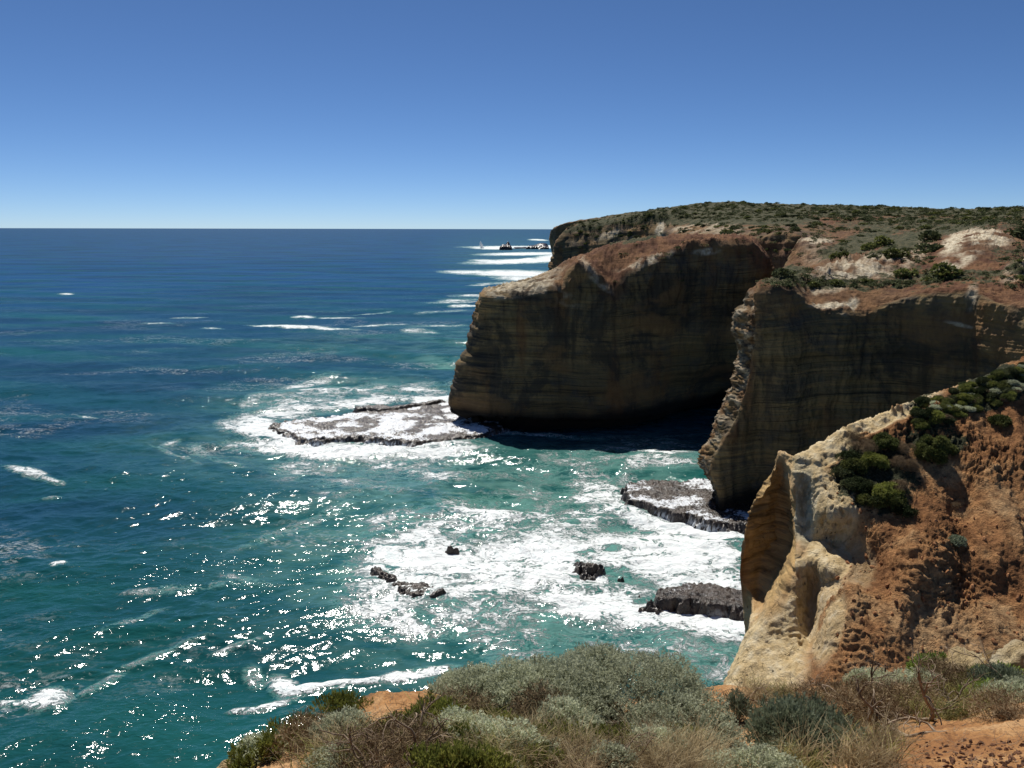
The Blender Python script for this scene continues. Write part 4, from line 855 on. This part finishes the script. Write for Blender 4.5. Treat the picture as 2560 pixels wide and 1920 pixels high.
TZ = [ # px range, py range, count, mesh choice, label
 (1380, 1780, 1875, 1960, 42, (0, 2, 0, 3), 'straw-coloured grass tuft in the bottom centre clump'),
 (1060, 1400, 1800, 1940, 50, (1, 3, 1, 0), 'olive grass tuft below the silver bushes'),
 (2000, 2260, 1800, 1940, 24, (0, 2, 1, 3), 'dry grass tuft between the blue-green shrub and the stony soil'),
 (2200, 2560, 1700, 1800, 30, (3, 1, 1, 3), 'dry grass tuft around the dead branches on the right rise'),
 (760, 1060, 1850, 1930, 24, (3, 0, 3, 1), 'dry grass tuft on the left tip of the cliff edge'),
 (1780, 1960, 1720, 1800, 12, (3, 0, 3, 1), 'dry tuft on the soil left of the blue-green shrub'),
 (1950, 2250, 1722, 1765, 14, (3, 1, 3, 1), 'short dry tuft on the lip below the pale rock')]
for x0, x1, y0, y1, n, ch, lab in TZ:
    for i in range(n):
        h = hit(x0+(x1-x0)*rs1.rand(), y0+(y1-y0)*rs1.rand(), FGN)
        if h is None: continue
        t = thing('grass_tuft', lab, 'grass tuft', tuple(h[0]-Vector((0, 0, .01))), lab.replace('tuft', 'tufts', 1), rs1.rand()*6, .6+.6*rs1.rand()); link(TM[ch[i % 4]], 'blades', t)
def dead_branch(label, px, py, segs, seed, r=.022, L=.9, up=.5, dirn=None, thin=True):
    h = hit(px, py, FGN)
    if h is None: return
    rs = np.random.RandomState(seed); t = thing('dead_branch', label, 'dead branch', tuple(h[0]))
    def grow(p, d, L, r, lev, parent, first=False):
        pts, dd = wander(p, d, L, 7, .28, rs, .02 if lev == 0 else .0); V = []; Fc = []; tube(pts, r, r*.45, V, Fc, 6)
        VV.extend([v for v in V]); FF.extend([tuple(i+off[0] for i in f) for f in Fc]); off[0] += len(V)
        if lev < 3:
            for j in range(3 if lev < 2 else 2):
                k = 2+rs.randint(5); grow(pts[k], unit(dd+rs.normal(size=3)*.8+np.array([0, 0, .15])), L*(.45+.25*rs.rand()), r*.55, lev+1, parent)
    for i in range(segs):
        VV = []; FF = []; off = [0]
        a = rs.rand()*2*PI; d = dirn if (dirn is not None and i == 0) else (math.cos(a), math.sin(a)*.6, up*(.3+rs.rand()))
        grow((0, 0, .02), d, L*(.7+.5*rs.rand()), r*(.7+.4*rs.rand()), 0, t)
        link(np_mesh('limb', VV, FF, MF['wood']), 'limb', t)
dead_branch('gnarled bleached branch arching over the orange soil at the right', 2330, 1800, 4, 3, .022, .75, .06, (-.7, -.1, .12))
dead_branch('forked pale dead branch leaning on the right rise', 2360, 1780, 3, 8, .015, .42, .3, (.6, .1, .35))
dead_branch('twisted grey stump with curling limbs beside the stony soil', 2240, 1830, 3, 12, .028, .55, .3, (.3, -.6, .2))
dead_branch('tangle of dead limbs behind the blue-green shrub', 2170, 1775, 5, 17, .016, .6, .8)
dead_branch('bare dark twigs rising at the bottom left of the bushes', 920, 1925, 4, 23, .010, .42, .8, (.4, .1, .6))
dead_branch('pale broken branch lying on the brush at the lower left', 1010, 1900, 2, 29, .018, .5, .3, (.9, .3, .3))
dead_branch('grey dead sticks lying on the soil left of the blue-green shrub', 1900, 1760, 3, 31, .012, .45, .15, (-.9, .1, .1))
dead_branch('bare twig standing in the dry grass in the bottom centre', 1530, 1915, 3, 37, .008, .45, 1.4)
dead_branch('grey limb hanging at the right edge of the rise', 2530, 1740, 3, 41, .016, .6, .6)
dead_branch('thin dead sprigs on the lip below the pale rock', 2010, 1745, 4, 43, .006, .4, 1.3)
# loose stones on the soil (parts of the ground)
def stone_mesh(seed):
    import bmesh
    bm = bmesh.new(); bmesh.ops.create_icosphere(bm, subdivisions=1, radius=1); r = random.Random(seed)
    for v in bm.verts: v.co *= .7+.5*r.random(); v.co.z *= .65
    me = bpy.data.meshes.new('stone'); bm.to_mesh(me); bm.free(); me.materials.append(MF['stone']); return me
SM = [stone_mesh(i) for i in range(6)]
slope = bpy.data.objects['orange_cliff_slope']; MF['clod'] = simple('orange_clay_clod', (.2, .09, .04), (.42, .21, .1), 5, .95, .1, 0, .03); rs9 = np.random.RandomState(77)
CM = []
for m_ in SM:
    c_ = m_.copy(); c_.materials.clear(); c_.materials.append(MF['clod']); CM.append(c_)
for i in range(260):
    px = 2090+470*rs9.rand(); py = 1180+500*rs9.rand()**.8; h = hit(px, py, ('orange_cliff_slope', 'foreground_ground'))
    if h is None or h[3] != 'orange_cliff_slope': continue
    s_ = .05+.16*rs9.rand()**3; o = link(CM[i % 6], 'clod', slope, tuple(h[0])); o.rotation_euler = (rs9.rand()*3, rs9.rand()*3, rs9.rand()*6); o.scale = (s_, s_*(.6+.6*rs9.rand()), s_*.8)
gnd = bpy.data.objects['foreground_ground']
for i in range(230):
    px = 2280+290*rs1.rand()**.7; py = 1850+75*rs1.rand()
    if i % 9 == 0: px = 1800+760*rs1.rand(); py = 1740+150*rs1.rand()
    h = hit(px, py, FGN)
    if h is None: continue
    s = .008+.022*rs1.rand()**2.2
    o = link(SM[i % 6], 'stone', gnd, tuple(h[0])); o.rotation_euler = (rs1.rand()*3, rs1.rand()*3, rs1.rand()*6); o.scale = (s, s*(.7+.5*rs1.rand()), s)
# two pale rocks on the lip at the right
def boulder(label, px, py, r, seed, pale=True):
    h = hit(px, py, FGN)
    if h is None: return
    n = 28; th = np.linspace(0, PI, n); ph = np.linspace(0, 2*PI, n*2)
    T, Pp = np.meshgrid(th, ph, indexing='ij'); G = np.stack([np.sin(T)*np.cos(Pp), np.sin(T)*np.sin(Pp), np.cos(T)], -1)
    k = 1+.3*fbm(G*1.5+seed, 5); G = G*k[..., None]*np.array([r, r*.8, r*.75])
    z = np.ones(G.shape[:2])
    link(np_mesh('boulder', G, grid_faces(*G.shape[:2]), MAT_S, attrs=dict(pale=z*pale, grey=z*0, ochre=z*(not pale), veg=z*0, rough=z*.4)), 'boulder', loc=tuple(h[0]), label=label, category='rock')
boulder('pale cream boulder on the lip against the orange slope', 2440, 1690, .48, 3)
boulder('dark pitted boulder between the two pale ones', 2515, 1680, .34, 7, False)
boulder('pale yellow boulder at the right edge of the lip', 2562, 1674, .44, 11)
boulder('small tan boulder at the lower left tip of the cliff edge', 585, 1935, .14, 15)

def litter():
    V = []; Fc = []; rs = np.random.RandomState(91)
    for i in range(420):
        px, py = (2180+380*rs.rand(), 1790+130*rs.rand()) if i % 3 else (1800+200*rs.rand(), 1725+60*rs.rand())
        if i % 7 == 0: px, py = 930+160*rs.rand(), 1730+70*rs.rand()
        h = hit(px, py, FGN)
        if h is None: continue
        a = rs.rand()*6.3; p, _ = wander(np.array(h[0])+np.array([0, 0, .004]), (math.cos(a), math.sin(a), .03), .04+.14*rs.rand()**2, 3, .25, rs); tube(p, .0022, .0012, V, Fc, 3)
    link(np_mesh('litter', V, Fc, MF['wood']), 'twig_litter', kind='stuff', label='small dry twigs littering the bare orange soil')
litter()
